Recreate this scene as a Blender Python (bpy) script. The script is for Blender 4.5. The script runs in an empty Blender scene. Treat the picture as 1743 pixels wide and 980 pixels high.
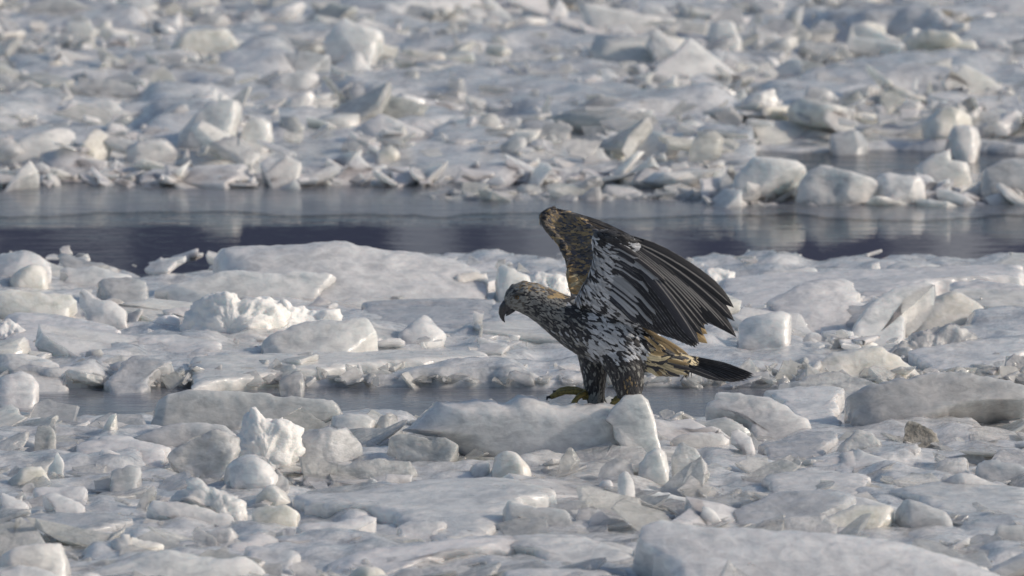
import bpy, bmesh, math, random
import numpy as np
from mathutils import Vector, Matrix
from mathutils.bvhtree import BVHTree

rng = np.random.default_rng(11)
random.seed(11)
SC = bpy.context.scene
COL = SC.collection

# ------------------------------------------------------------------ camera
CAM_H = 4.5
PITCH = math.radians(5.9)
F_PX = 21127.0            # focal length in photograph pixels (1743 wide)
CX, CY = 871.5, 490.0
cam_d = bpy.data.cameras.new('camera')
cam_d.sensor_width = 36.0
cam_d.lens = 36.0 * F_PX / 1743.0
cam_d.clip_start = 1.0
cam_d.clip_end = 5000.0
cam_d.dof.use_dof = True
cam_d.dof.focus_distance = 39.2
cam_d.dof.aperture_fstop = 6.5
cam = bpy.data.objects.new('camera', cam_d)
cam.location = (0, 0, CAM_H)
cam.rotation_euler = (math.pi / 2 - PITCH, 0, 0)
COL.objects.link(cam)
SC.camera = cam

# ------------------------------------------------------------------ sky, sun, exposure
SUN_DIR = Vector((0.85, -0.04, 0.47)).normalized()      # towards the sun
sun_el = math.asin(SUN_DIR.z)
sun_az = math.atan2(SUN_DIR.x, SUN_DIR.y)
world = bpy.data.worlds.new('World')
SC.world = world
world.use_nodes = True
wn = world.node_tree.nodes
wl = world.node_tree.links
wn.clear()
w_out = wn.new('ShaderNodeOutputWorld')
w_bg = wn.new('ShaderNodeBackground')
w_sky = wn.new('ShaderNodeTexSky')
w_sky.sky_type = 'NISHITA'
w_sky.sun_disc = False
w_sky.sun_elevation = sun_el
w_sky.sun_rotation = sun_az
w_sky.air_density = 1.0
w_sky.dust_density = 1.2
w_sky.ozone_density = 1.0
w_bg.inputs['Strength'].default_value = 0.14
wl.new(w_sky.outputs[0], w_bg.inputs['Color'])
wl.new(w_bg.outputs[0], w_out.inputs['Surface'])

sun_d = bpy.data.lights.new('sun', 'SUN')
sun_d.energy = 4.3
sun_d.angle = math.radians(0.5)
sun_d.color = (1.0, 0.94, 0.84)
sun = bpy.data.objects.new('sun', sun_d)
sun.rotation_euler = SUN_DIR.to_track_quat('Z', 'Y').to_euler()
sun.location = SUN_DIR * 80
COL.objects.link(sun)

SC.view_settings.view_transform = 'Standard'
SC.view_settings.look = 'None'
SC.view_settings.gamma = 1.0
SC.view_settings.use_curve_mapping = False
SC.view_settings.exposure = -0.55
SC.view_settings.use_white_balance = True          # the photographer's camera was balanced for the cold shade
SC.view_settings.white_balance_temperature = 6850
SC.view_settings.white_balance_tint = 12
SC.cycles.max_bounces = 8
SC.cycles.transmission_bounces = 6
SC.cycles.sample_clamp_indirect = 3.0
SC.cycles.caustics_reflective = False
SC.cycles.caustics_refractive = False

# ------------------------------------------------------------------ pixel rays -> real places
SP, CP = math.sin(PITCH), math.cos(PITCH)

def ray(px, py):
    a = (px - CX) / F_PX
    b = -(py - CY) / F_PX
    return np.array([a, CP + b * SP, -SP + b * CP])

def at_depth(px, py, Y):
    d = ray(px, py)
    k = Y / d[1]
    return np.array([d[0] * k, Y, CAM_H + d[2] * k])

def on_ground(px, py, z=0.0):
    d = ray(px, py)
    k = (z - CAM_H) / d[2]
    return np.array([d[0] * k, d[1] * k, z])

def on_plane(px, py, y0, alpha, zb=0.0):
    """where the ray meets a sheet rising at angle alpha away from the line y=y0, z=0; gives x, distance up the sheet"""
    d = ray(px, py)
    n = np.array([0, -math.sin(alpha), math.cos(alpha)])
    o = np.array([0, -y0, CAM_H - zb])
    k = -(o @ n) / (d @ n)
    p = o + d * k
    return p[0], p[1] * math.cos(alpha) + p[2] * math.sin(alpha)

# ------------------------------------------------------------------ noise
def _hash(ix, iy, iz, s):
    h = (ix.astype(np.int64) * 374761393 + iy.astype(np.int64) * 668265263 + iz.astype(np.int64) * 1274126177 + s * 974634777) & 0xFFFFFFFF
    h = ((h ^ (h >> 13)) * 1103515245) & 0xFFFFFFFF
    h = ((h ^ (h >> 16)) * 2246822519) & 0xFFFFFFFF
    return h ^ (h >> 15)

def pnoise(p, s=0):
    p = np.asarray(p, float)
    i = np.floor(p).astype(np.int64)
    f = p - i
    u = f * f * f * (f * (f * 6 - 15) + 10)
    out = 0
    for dx in (0, 1):
        for dy in (0, 1):
            for dz in (0, 1):
                h = _hash(i[:, 0] + dx, i[:, 1] + dy, i[:, 2] + dz, s)
                gx = (h & 255) / 127.5 - 1
                gy = ((h >> 8) & 255) / 127.5 - 1
                gz = ((h >> 16) & 255) / 127.5 - 1
                d = gx * (f[:, 0] - dx) + gy * (f[:, 1] - dy) + gz * (f[:, 2] - dz)
                w = (u[:, 0] if dx else 1 - u[:, 0]) * (u[:, 1] if dy else 1 - u[:, 1]) * (u[:, 2] if dz else 1 - u[:, 2])
                out = out + d * w
    return out

def fbm(p, octaves=4, s=0, gain=0.5, ridged=False):
    a, out, q = 1.0, 0, np.asarray(p, float)
    for o in range(octaves):
        v = pnoise(q, s + o)
        out = out + a * ((0.35 - np.abs(v)) if ridged else v)
        a *= gain
        q = q * 2.03 + 7.1
    return out

# ------------------------------------------------------------------ object helpers
def tag(o, label=None, cat=None, group=None, kind=None):
    if label: o['label'] = label
    if cat: o['category'] = cat
    if group: o['group'] = group
    if kind: o['kind'] = kind
    return o

def mesh_obj(name, verts, faces, mat, parent=None, smooth=True, tint=None, uv=None, sharp=None):
    me = bpy.data.meshes.new(name)
    if isinstance(faces, np.ndarray):
        nf, k = faces.shape
        me.vertices.add(len(verts))
        me.vertices.foreach_set('co', np.asarray(verts, np.float32).ravel())
        me.loops.add(nf * k)
        me.polygons.add(nf)
        me.polygons.foreach_set('loop_start', np.arange(nf, dtype=np.int32) * k)
        me.loops.foreach_set('vertex_index', faces.astype(np.int32).ravel())
        me.update(calc_edges=True)
    else:
        me.from_pydata([tuple(v) for v in verts], [], [tuple(int(i) for i in f) for f in faces])
        me.update()
    if smooth is True:
        me.polygons.foreach_set('use_smooth', [True] * len(me.polygons))
    elif smooth is not False:
        me.polygons.foreach_set('use_smooth', smooth)
    if sharp is not None: me.set_sharp_from_angle(angle=math.radians(sharp))
    if tint is not None:
        a = me.color_attributes.new('tint', 'FLOAT_COLOR', 'POINT')
        t = np.ones((len(verts), 4), np.float32)
        t[:, :3] = tint
        a.data.foreach_set('color', t.ravel())
    if uv is not None:
        l = me.uv_layers.new(name='UVMap')
        idx = np.empty(len(me.loops), np.int32)
        me.loops.foreach_get('vertex_index', idx)
        l.data.foreach_set('uv', np.asarray(uv, np.float32)[idx].ravel())
    me.materials.append(mat)
    o = bpy.data.objects.new(name, me)
    COL.objects.link(o)
    if parent: o.parent = parent
    return o

# ------------------------------------------------------------------ materials
def new_mat(name):
    m = bpy.data.materials.new(name)
    m.use_nodes = True
    nt = m.node_tree
    b = nt.nodes['Principled BSDF']
    return m, nt, b

def N(nt, t, **kw):
    n = nt.nodes.new(t)
    for k, v in kw.items():
        if k in n.inputs: n.inputs[k].default_value = v
        else: setattr(n, k, v)
    return n

def ramp(nt, fac, stops):
    r = nt.nodes.new('ShaderNodeValToRGB')
    el = r.color_ramp.elements
    while len(el) < len(stops): el.new(0.5)
    for e, (p, c) in zip(el, stops):
        e.position = p
        e.color = (*c, 1) if len(c) == 3 else c
    nt.links.new(fac, r.inputs[0])
    return r

def ice_mat(name, c0, c1, rough=(0.25, 0.55), sss=0.55, radius=0.05, trans=0.0, bump=0.35, fine=90.0, spec=0.5, streak=False, coat=0.0, alpha=1.0):
    m, nt, b = new_mat(name)
    L = nt.links
    geo = N(nt, 'ShaderNodeNewGeometry')
    oi = N(nt, 'ShaderNodeObjectInfo')
    big = N(nt, 'ShaderNodeTexNoise', Scale=5.0, Detail=5.0, Roughness=0.6)
    L.new(geo.outputs['Position'], big.inputs['Vector'])
    vm = N(nt, 'ShaderNodeMapping')
    vm.inputs['Scale'].default_value = (1.0, 0.8, 2.2)
    vm.inputs['Rotation'].default_value = (0.2, 0.5, 0.3)
    L.new(geo.outputs['Position'], vm.inputs['Vector'])
    vein = N(nt, 'ShaderNodeTexNoise', Scale=17.0, Detail=8.0, Roughness=0.68, Distortion=0.7)
    L.new(vm.outputs[0], vein.inputs['Vector'])
    ma = N(nt, 'ShaderNodeMath', operation='MULTIPLY_ADD')
    L.new(vein.outputs['Fac'], ma.inputs[0]); ma.inputs[1].default_value = 0.75
    hf = N(nt, 'ShaderNodeMath', operation='MULTIPLY'); hf.inputs[1].default_value = 0.45
    L.new(big.outputs['Fac'], hf.inputs[0]); L.new(hf.outputs[0], ma.inputs[2])
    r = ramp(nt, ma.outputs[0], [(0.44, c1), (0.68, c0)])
    at = N(nt, 'ShaderNodeAttribute', attribute_name='tint')
    mx = N(nt, 'ShaderNodeMix', data_type='RGBA', blend_type='MULTIPLY')
    mx.inputs[0].default_value = 1.0
    L.new(r.outputs[0], mx.inputs[6])
    L.new(at.outputs['Color'], mx.inputs[7])
    L.new(mx.outputs[2], b.inputs['Base Color'])
    fn = N(nt, 'ShaderNodeTexNoise', Scale=fine, Detail=6.0, Roughness=0.65)
    mp = N(nt, 'ShaderNodeMapping')
    mp.inputs['Scale'].default_value = (0.35, 0.6, 1.6) if streak else (0.8, 0.7, 1.1)
    L.new(geo.outputs['Position'], mp.inputs['Vector'])
    L.new(mp.outputs[0], fn.inputs['Vector'])
    md = N(nt, 'ShaderNodeTexNoise', Scale=fine * 0.22, Detail=4.0, Roughness=0.55)
    L.new(mp.outputs[0], md.inputs['Vector'])
    rr = N(nt, 'ShaderNodeMapRange')
    rr.inputs[1].default_value = 0.35; rr.inputs[2].default_value = 0.65
    rr.inputs[3].default_value = rough[0]; rr.inputs[4].default_value = rough[1]
    L.new(md.outputs['Fac'], rr.inputs[0])
    L.new(rr.outputs[0], b.inputs['Roughness'])
    b1 = N(nt, 'ShaderNodeBump', Strength=bump, Distance=0.02)
    L.new(md.outputs['Fac'], b1.inputs['Height'])
    b2 = N(nt, 'ShaderNodeBump', Strength=bump * 0.9, Distance=0.006)
    L.new(fn.outputs['Fac'], b2.inputs['Height'])
    L.new(b1.outputs[0], b2.inputs['Normal'])
    L.new(b2.outputs[0], b.inputs['Normal'])
    b.inputs['IOR'].default_value = 1.31
    b.inputs['Specular IOR Level'].default_value = spec
    b.inputs['Subsurface Weight'].default_value = sss
    b.inputs['Subsurface Radius'].default_value = (0.8, 0.95, 1.0)
    b.inputs['Subsurface Scale'].default_value = radius
    b.inputs['Transmission Weight'].default_value = trans
    b.inputs['Alpha'].default_value = alpha
    b.inputs['Coat Weight'].default_value = coat
    b.inputs['Coat Roughness'].default_value = 0.12
    b.inputs['Coat IOR'].default_value = 1.33
    L.new(b2.outputs[0], b.inputs['Coat Normal'])
    return m

MAT = {
    'white': ice_mat('white_ice', (0.86, 0.855, 0.84), (0.55, 0.555, 0.56), sss=0.8, radius=0.10, bump=0.30, coat=0.7, alpha=0.94),
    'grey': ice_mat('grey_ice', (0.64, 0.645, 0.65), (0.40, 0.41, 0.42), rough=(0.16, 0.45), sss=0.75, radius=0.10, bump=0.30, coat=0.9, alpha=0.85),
    'cream': ice_mat('stained_ice', (0.82, 0.80, 0.74), (0.60, 0.575, 0.50), sss=0.75, radius=0.09, bump=0.4, coat=0.6),
    'frost': ice_mat('frosted_ice', (0.84, 0.835, 0.82), (0.46, 0.465, 0.46), rough=(0.08, 0.35), sss=0.55, radius=0.06, trans=0.0, bump=1.0, fine=50.0, coat=1.0, alpha=0.72),
    'clear': ice_mat('clear_ice', (0.84, 0.835, 0.82), (0.46, 0.465, 0.46), rough=(0.04, 0.14), sss=0.4, radius=0.06, trans=0.15, bump=0.7, fine=45.0, coat=1.0, alpha=0.55),
    'snow': ice_mat('packed_snow', (0.92, 0.915, 0.90), (0.87, 0.87, 0.86), rough=(0.5, 0.8), sss=0.6, radius=0.04, bump=0.6, fine=140.0),
    'dirty': ice_mat('dirty_ice', (0.44, 0.41, 0.36), (0.15, 0.14, 0.12), sss=0.3, bump=0.9, coat=0.4),
    'sheet': ice_mat('sheet_ice', (0.78, 0.775, 0.77), (0.38, 0.39, 0.40), rough=(0.08, 0.45), sss=0.65, radius=0.08, bump=0.7, fine=55.0, coat=1.0),
}

def water_mat():
    m, nt, b = new_mat('river_water')
    L = nt.links
    geo = N(nt, 'ShaderNodeNewGeometry')
    b.inputs['Base Color'].default_value = (0.020, 0.028, 0.048, 1)
    b.inputs['Roughness'].default_value = 0.03
    b.inputs['IOR'].default_value = 1.333
    mp = N(nt, 'ShaderNodeMapping')
    mp.inputs['Scale'].default_value = (3.0, 9.0, 1.0)
    L.new(geo.outputs['Position'], mp.inputs['Vector'])
    n1 = N(nt, 'ShaderNodeTexNoise', Scale=1.0, Detail=4.0, Roughness=0.6)
    L.new(mp.outputs[0], n1.inputs['Vector'])
    # wind-ruffled patches: ruffled near the ice edges, calm in the lee in the middle of the wide channel
    sx = N(nt, 'ShaderNodeSeparateXYZ')
    L.new(geo.outputs['Position'], sx.inputs[0])
    pn = N(nt, 'ShaderNodeTexNoise', Scale=0.9, Detail=3.0, Roughness=0.6)
    mp2 = N(nt, 'ShaderNodeMapping')
    mp2.inputs['Scale'].default_value = (0.5, 1.6, 1.0)
    L.new(geo.outputs['Position'], mp2.inputs['Vector'])
    L.new(mp2.outputs[0], pn.inputs['Vector'])
    ad = N(nt, 'ShaderNodeMath', operation='MULTIPLY_ADD')
    L.new(pn.outputs['Fac'], ad.inputs[0]); ad.inputs[1].default_value = 1.7
    L.new(sx.outputs['Y'], ad.inputs[2])
    mr = N(nt, 'ShaderNodeMapRange', interpolation_type='SMOOTHSTEP')
    mr.inputs[1].default_value = 46.1; mr.inputs[2].default_value = 47.6
    mr.inputs[3].default_value = 0.0; mr.inputs[4].default_value = 1.0
    L.new(ad.outputs[0], mr.inputs[0])
    mr2 = N(nt, 'ShaderNodeMapRange', interpolation_type='SMOOTHSTEP')
    mr2.inputs[1].default_value = 42.0; mr2.inputs[2].default_value = 43.5
    mr2.inputs[3].default_value = 1.0; mr2.inputs[4].default_value = 0.0
    L.new(ad.outputs[0], mr2.inputs[0])
    mxx = N(nt, 'ShaderNodeMath', operation='MAXIMUM')
    L.new(mr.outputs[0], mxx.inputs[0]); L.new(mr2.outputs[0], mxx.inputs[1])
    st = N(nt, 'ShaderNodeMapRange')
    st.inputs[3].default_value = 0.02; st.inputs[4].default_value = 0.20
    L.new(mxx.outputs[0], st.inputs[0])
    bp = N(nt, 'ShaderNodeBump', Distance=0.05)
    L.new(st.outputs[0], bp.inputs['Strength'])
    L.new(n1.outputs['Fac'], bp.inputs['Height'])
    L.new(bp.outputs[0], b.inputs['Normal'])
    return m

def hill_mat():
    m, nt, b = new_mat('winter_hillside')
    L = nt.links
    geo = N(nt, 'ShaderNodeNewGeometry')
    mp = N(nt, 'ShaderNodeMapping')
    mp.inputs['Scale'].default_value = (0.16, 0.004, 0.01)
    L.new(geo.outputs['Position'], mp.inputs['Vector'])
    n1 = N(nt, 'ShaderNodeTexNoise', Scale=1.0, Detail=3.0, Roughness=0.5)
    L.new(mp.outputs[0], n1.inputs['Vector'])
    r = ramp(nt, n1.outputs['Fac'], [(0.52, (0.095, 0.105, 0.17)), (0.58, (0.50, 0.52, 0.57))])  # blue haze put into the wood colour; pale streaks made for the water's reflections
    L.new(r.outputs[0], b.inputs['Base Color'])
    b.inputs['Roughness'].default_value = 0.9
    return m
MAT['water'] = water_mat()
MAT['hill'] = hill_mat()

# ------------------------------------------------------------------ setting: water, far hillside, ice sheets
v = [(-1500, -200, 0), (1500, -200, 0), (1500, 3000, 0), (-1500, 3000, 0)]
tag(mesh_obj('water', v, [(0, 1, 2, 3)], MAT['water'], smooth=False), kind='structure')

hx = np.linspace(-420, 420, 141)
hv, hf = [], []
for j, fy in enumerate(np.linspace(0, 1, 14)):
    top = 44 + 9 * pnoise(np.stack([hx / 60, hx * 0 + .3, hx * 0], 1), 5) * 1.6
    dip = np.exp(-((hx - 1.0) / 3.2) ** 2) * 0.0
    z = -2 + (top * (1 - dip)) * (fy ** 0.9)
    y = 330 + fy * 40 + 10 * pnoise(np.stack([hx / 35, hx * 0 + j * .4, hx * 0], 1), 8)
    hv += list(zip(hx, y, z))
nx = len(hx)
for j in range(13):
    for i in range(nx - 1):
        hf.append((j * nx + i, j * nx + i + 1, (j + 1) * nx + i + 1, (j + 1) * nx + i))
tag(mesh_obj('hills', hv, hf, MAT['hill']), kind='structure')

def ice_sheet(name, x0, x1, y0, y1, step_x, step_y, front, back, h, cell, seed, slope=0.0):
    """broken sheet: tilted plates frozen together, its edges crumbling under the water"""
    r = np.random.default_rng(seed)
    xs = np.arange(x0, x1, step_x); ys = np.arange(y0, y1, step_y)
    X, Y = np.meshgrid(xs, ys)
    P = np.stack([X.ravel(), Y.ravel()], 1)
    n = int((x1 - x0) * (y1 - y0) / (cell * cell * 1.6))
    C = np.stack([r.uniform(x0, x1, n), r.uniform(y0, y1, n)], 1)
    gx = r.normal(0, 0.06, n); gy = r.normal(0.02, 0.05, n); oz = r.normal(0, h * 0.3, n)
    warp = np.stack([pnoise(np.c_[P * 3, P[:, 0] * 0], seed), pnoise(np.c_[P * 3, P[:, 0] * 0 + 9], seed)], 1) * cell * 0.5
    Z = np.full(len(P), -1e9)
    Q = P + warp
    best = np.full(len(P), 1e9); sel = np.zeros(len(P), int)
    for k in range(n):
        d = (Q[:, 0] - C[k, 0]) ** 2 + ((Q[:, 1] - C[k, 1]) * 0.8) ** 2
        m = d < best
        best[m] = d[m]; sel[m] = k
    Z = h + oz[sel] + gx[sel] * (P[:, 0] - C[sel, 0]) + gy[sel] * (P[:, 1] - C[sel, 1])
    Zg = Z.reshape(len(ys), len(xs))
    for _ in range(3):
        Zp = np.pad(Zg, 1, mode='edge')
        Zg = (Zp[:-2, 1:-1] + Zp[2:, 1:-1] + Zp[1:-1, :-2] + Zp[1:-1, 2:] + 2 * Zg) / 6
    Z = Zg.ravel()
    Z += 0.025 * fbm(np.c_[P * 7, P[:, 0] * 0], 4, seed + 3)
    if slope: Z *= np.clip(0.35 + (P[:, 1] - front(P[:, 0])) / slope, 0.35, 1)
    ef = P[:, 1] - (front(P[:, 0]) + 0.16 * fbm(np.c_[P[:, :1] * 2.3, P[:, :1] * 0, P[:, :1] * 0], 4, seed + 5))
    eb = (back(P[:, 0]) + 0.25 * fbm(np.c_[P[:, :1] * 1.9, P[:, :1] * 0 + 4, P[:, :1] * 0], 4, seed + 6)) - P[:, 1]
    e = np.minimum(ef / 0.05, eb / 0.08)
    k = np.clip(e, -1, 1) * 0.5 + 0.5
    Z = -0.12 + (np.maximum(Z, -0.05) + 0.12) * k
    nx = len(xs); ny = len(ys)
    ii = np.arange(nx * ny).reshape(ny, nx)
    F = np.stack([ii[:-1, :-1].ravel(), ii[:-1, 1:].ravel(), ii[1:, 1:].ravel(), ii[1:, :-1].ravel()], 1)
    keep = (Z[F] > -0.11).any(1)
    o = mesh_obj(name, np.c_[P, Z], F[keep], MAT['sheet'], tint=np.ones((len(P), 3)))
    return tag(o, kind='structure')

def near_back(x):   # near edge of the narrow channel
    return np.where(x < -1.15, 39.15, 39.35) + 0 * x
ice_sheet('foreground_ice', -3.0, 3.0, 33.0, 39.8, 0.018, 0.03, lambda x: 32 + 0 * x, near_back, 0.038, 0.24, 21)
ice_sheet('middle_ice', -3.4, 3.4, 40.0, 45.0, 0.018, 0.03, lambda x: 40.33 + 0 * x, lambda x: 44.15 + 0.12 * (x > 1.0), 0.04, 0.45, 33)
ice_sheet('far_ice', -6.5, 6.5, 46.8, 78.0, 0.03, 0.06, lambda x: np.where(x > 0.95, 48.75, 47.5), lambda x: 77 + 0 * x, 0.10, 0.4, 47, slope=2.0)

def thin_ice(name, x0, x1, ya, yb, rag, seed):
    """skin of new ice on the water: a thin ragged-edged sheet"""
    xs = np.arange(x0, x1, 0.03)
    z = np.zeros(len(xs))
    a = ya + rag * fbm(np.c_[xs * 1.1, z, z], 5, seed, gain=.6)
    b = yb + rag * fbm(np.c_[xs * 1.1, z + 5, z], 5, seed + 1, gain=.6)
    n = len(xs); rows = 6
    V = np.vstack([np.c_[xs, a + (b - a) * k / (rows - 1), z + .005] for k in range(rows)])
    V = np.vstack([V, V - np.array([0, 0, .004])])
    ii = np.arange(n * rows).reshape(rows, n)
    F = np.stack([ii[:-1, :-1].ravel(), ii[:-1, 1:].ravel(), ii[1:, 1:].ravel(), ii[1:, :-1].ravel()], 1)
    return tag(mesh_obj(name, V, F, MAT['skin'], smooth=False, tint=np.ones((len(V), 3))), kind='structure')
MAT['skin'] = ice_mat('new_ice_skin', (0.50, 0.54, 0.62), (0.34, 0.38, 0.46), rough=(0.12, 0.3), sss=0.0, bump=0.06, fine=12.0, coat=0.6, alpha=0.42)
thin_ice('thin_ice', -3.4, 3.4, 46.15, 47.9, 0.45, 61)
thin_ice('thin_ice', -3.0, 3.0, 39.0, 40.45, 0.12, 71)

# ------------------------------------------------------------------ ice pieces
# edge exponent, facets, lumps, outline roughness
STYLE = {
    'boulder': (2.8, 0.55, 0.06, 0.020),
    'slab':    (5.0, 0.50, 0.03, 0.022),
    'plate':   (8.0, 0.25, 0.02, 0.030),
    'rough':   (4.0, 0.75, 0.09, 0.045),
    'snow':    (2.8, 0.25, 0.17, 0.060),
    'perch':   (5.0, 0.10, 0.03, 0.015),
    'shard':   (5.0, 0.80, 0.03, 0.020),
}
TILE = {'1': (0, 640, 2.882), '2': (430, 640, 2.882), '3': (860, 640, 2.882), '4': (1293, 640, 2.882),
        '5': (0, 390, 3.38), '6': (430, 390, 3.38), '7': (1100, 390, 2.7107), 'D': (0, 0, 1.981), 'E': (860, 0, 1.974)}
ICE_TREES = []

def pillow(B, t, style, seed, size):
    """closed body whose outline is the loop B (x, s); returns verts (x, s, w) with w along the face normal, and quads"""
    e, fa, lu, ro = STYLE[style]
    r = np.random.default_rng(seed)
    seg = np.linalg.norm(np.roll(B, -1, 0) - B, axis=1)
    K = int(np.clip(seg.sum() / max(0.009, size * 0.014), 56, 190))
    cum = np.r_[0, np.cumsum(seg)]
    q = np.linspace(0, cum[-1], K, endpoint=False)
    BB = np.vstack([B, B[:1]])
    R = np.stack([np.interp(q, cum, BB[:, 0]), np.interp(q, cum, BB[:, 1])], 1)
    sm = 2 if style in ('boulder', 'snow') else 0
    for _ in range(sm): R = 0.5 * R + 0.25 * (np.roll(R, 1, 0) + np.roll(R, -1, 0))
    Rs = R.copy()
    for _ in range(6): Rs = 0.5 * Rs + 0.25 * (np.roll(Rs, 1, 0) + np.roll(Rs, -1, 0))
    c = R.mean(0)
    # ragged, bitten outline
    if style not in ('boulder',):
        q3 = np.c_[R * 9.0, np.full(K, seed * .37)]
        tn = np.roll(R, -1, 0) - np.roll(R, 1, 0); tn /= np.maximum(np.linalg.norm(tn, axis=1), 1e-6)[:, None]
        on = np.stack([tn[:, 1], -tn[:, 0]], 1)
        R = R + on * (fbm(q3, 4, seed + 2, gain=.6) * min(size, .5) * (0.05 if style != 'plate' else 0.07))[:, None]
    nr = int(np.clip(size / 0.022, 16, 30))
    fr = np.sin(np.linspace(0, 1, nr) * math.pi / 2)[1:]
    prof = np.maximum(1 - fr ** e, 0) ** (1 / e)
    V = [[(c[0], c[1], t / 2)]]
    for f, p in zip(fr, prof):
        V.append(np.c_[c + ((R - Rs) * f ** 5 + Rs - c) * f, np.full(K, p * t / 2)])
    for f, p in list(zip(fr, prof))[-2::-1]:
        V.append(np.c_[c + ((R - Rs) * f ** 5 + Rs - c) * f, np.full(K, -p * t / 2)])
    V.append([(c[0], c[1], -t / 2)])
    V = np.vstack(V)
    nring = 2 * len(fr) - 1
    RHO = np.r_[0, np.repeat(np.r_[fr, fr[-2::-1]], K), 0]
    F = []
    for i in range(K): F.append((0, 1 + i, 1 + (i + 1) % K, 1 + (i + 1) % K))
    k = np.arange(K); k2 = (k + 1) % K
    Q = []
    for j in range(nring - 1):
        a = 1 + j * K
        Q.append(np.stack([a + k, a + K + k, a + K + k2, a + k2], 1))
    Q = np.vstack(Q)
    last = len(V) - 1; a = 1 + (nring - 1) * K
    tri0 = np.stack([np.zeros(K, int), 1 + k, 1 + k2], 1)
    tri1 = np.stack([np.full(K, last), a + k2, a + k], 1)
    # chiselled facets: push the surface in to a few random planes
    sz = np.array([np.ptp(R[:, 0]), np.ptp(R[:, 1]), t]) * 0.5
    U = (V - np.r_[c, 0]) / sz
    for _ in range(int(4 + fa * 22)):
        n = r.normal(size=3) * np.array([.6, .6, 1.5]); n /= np.linalg.norm(n)
        d = U @ n
        h = d.max() - r.uniform(0.05, 0.5) * fa
        m = np.maximum(d - h, 0)
        U = U - np.outer(m * 0.85, n)
    U[:, :2] *= 1.0 / np.maximum(np.abs(U[:, :2]).max(0), .5)
    V = U * sz + np.r_[c, 0]
    # lumps and wear
    dirn = U / np.maximum(np.linalg.norm(U, axis=1), 1e-6)[:, None]
    f1 = 2.2 / max(size, 0.05)
    amp = lu * min(size, 0.5) * 0.6
    dsp = amp * fbm(V * f1 * (2.4 if style == 'snow' else 1.0) + seed, 4, seed)
    if style == 'snow':
        dsp += amp * 0.7 * -np.abs(fbm(V * f1 * 5.0 + seed, 3, seed + 4))
    fade = np.clip(RHO * 1.4, 0, 1) ** 2
    dsp += fade * (0.004 + ro * 0.10 * min(size, 0.6)) * fbm(V * 24.0 + seed, 4, seed + 9, gain=0.6)
    dsp += fade * 0.010 * min(1.0, size * 3) * fbm(V * np.array([5.0, 14.0, 9.0]) + seed, 3, seed + 12, ridged=True)
    g = np.c_[dirn[:, :2] * RHO[:, None] ** 3, np.sign(V[:, 2]) * np.sqrt(np.maximum(1 - RHO ** 4, 0))]
    V = V + g * dsp[:, None]
    return V, Q, np.vstack([tri0, tri1])

def tri_faces(Q, T):
    return [tuple(q) for q in Q.tolist()] + [tuple(q) for q in T.tolist()]

COVER = []
def covered(x, y):
    return any(a < x < b and c < y < d for a, b, c, d in COVER)
def traced(tile, pts, base, ang, t, style, mat, name, label, group=None, sink=0.17):
    ox, oy, s = TILE[tile]
    px = [(ox + x / s, oy + y / s) for x, y in pts]
    by = oy + base / s
    cx = sum(p[0] for p in px) / len(px)
    zb = 0.045 if by > 215 else 0.09
    if 295 < by < 335: sink = 0.07
    y0 = on_ground(cx, by, zb)[1]
    al = math.radians(ang)
    B = np.array([on_plane(x, y, y0, al, zb) for x, y in px])
    smin, smax = B[:, 1].min(), B[:, 1].max()
    w = np.clip(1 - (B[:, 1] - smin) / (0.22 * (smax - smin) + 1e-6), 0, 1)
    B[:, 1] -= w * (smin + sink / max(math.sin(al), 0.35))
    if np.sum(B[:, 0] * np.roll(B[:, 1], -1) - np.roll(B[:, 0], -1) * B[:, 1]) < 0: B = B[::-1]
    size = max(np.ptp(B[:, 0]), np.ptp(B[:, 1]))
    seed = (int(cx * 7 + by * 13)) % 9973
    V, Q, T = pillow(B, t, style, seed, size)
    # keep the seen face on the traced sheet: the body lies behind and below it
    W = V[:, 2] - t * (0.45 if style == 'perch' else 0.30)
    mid = B[:, 0].mean()
    pos = np.stack([V[:, 0] - mid, V[:, 1] * math.cos(al) - W * math.sin(al), V[:, 1] * math.sin(al) + W * math.cos(al)], 1)
    r = np.random.default_rng(seed + 1)
    g = r.uniform(0.93, 1.05)
    o = mesh_obj(name, pos, tri_faces(Q, T), MAT[mat], sharp=None if style in ('boulder', 'snow') else 34, tint=np.full((len(pos), 3), g) * np.array([1 + r.uniform(-.012, .012), 1, 1 + r.uniform(-.02, .02)]))
    o.location = (mid, y0, zb)
    COVER.append((B[:, 0].min(), B[:, 0].max(), y0 - (0.02 if y0 < 46 else 0.25), y0 + max(t, smax * math.cos(al)) * 0.95))
    cat = name.replace('_', ' ')
    tag(o, label, cat, group)
    return o

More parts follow.
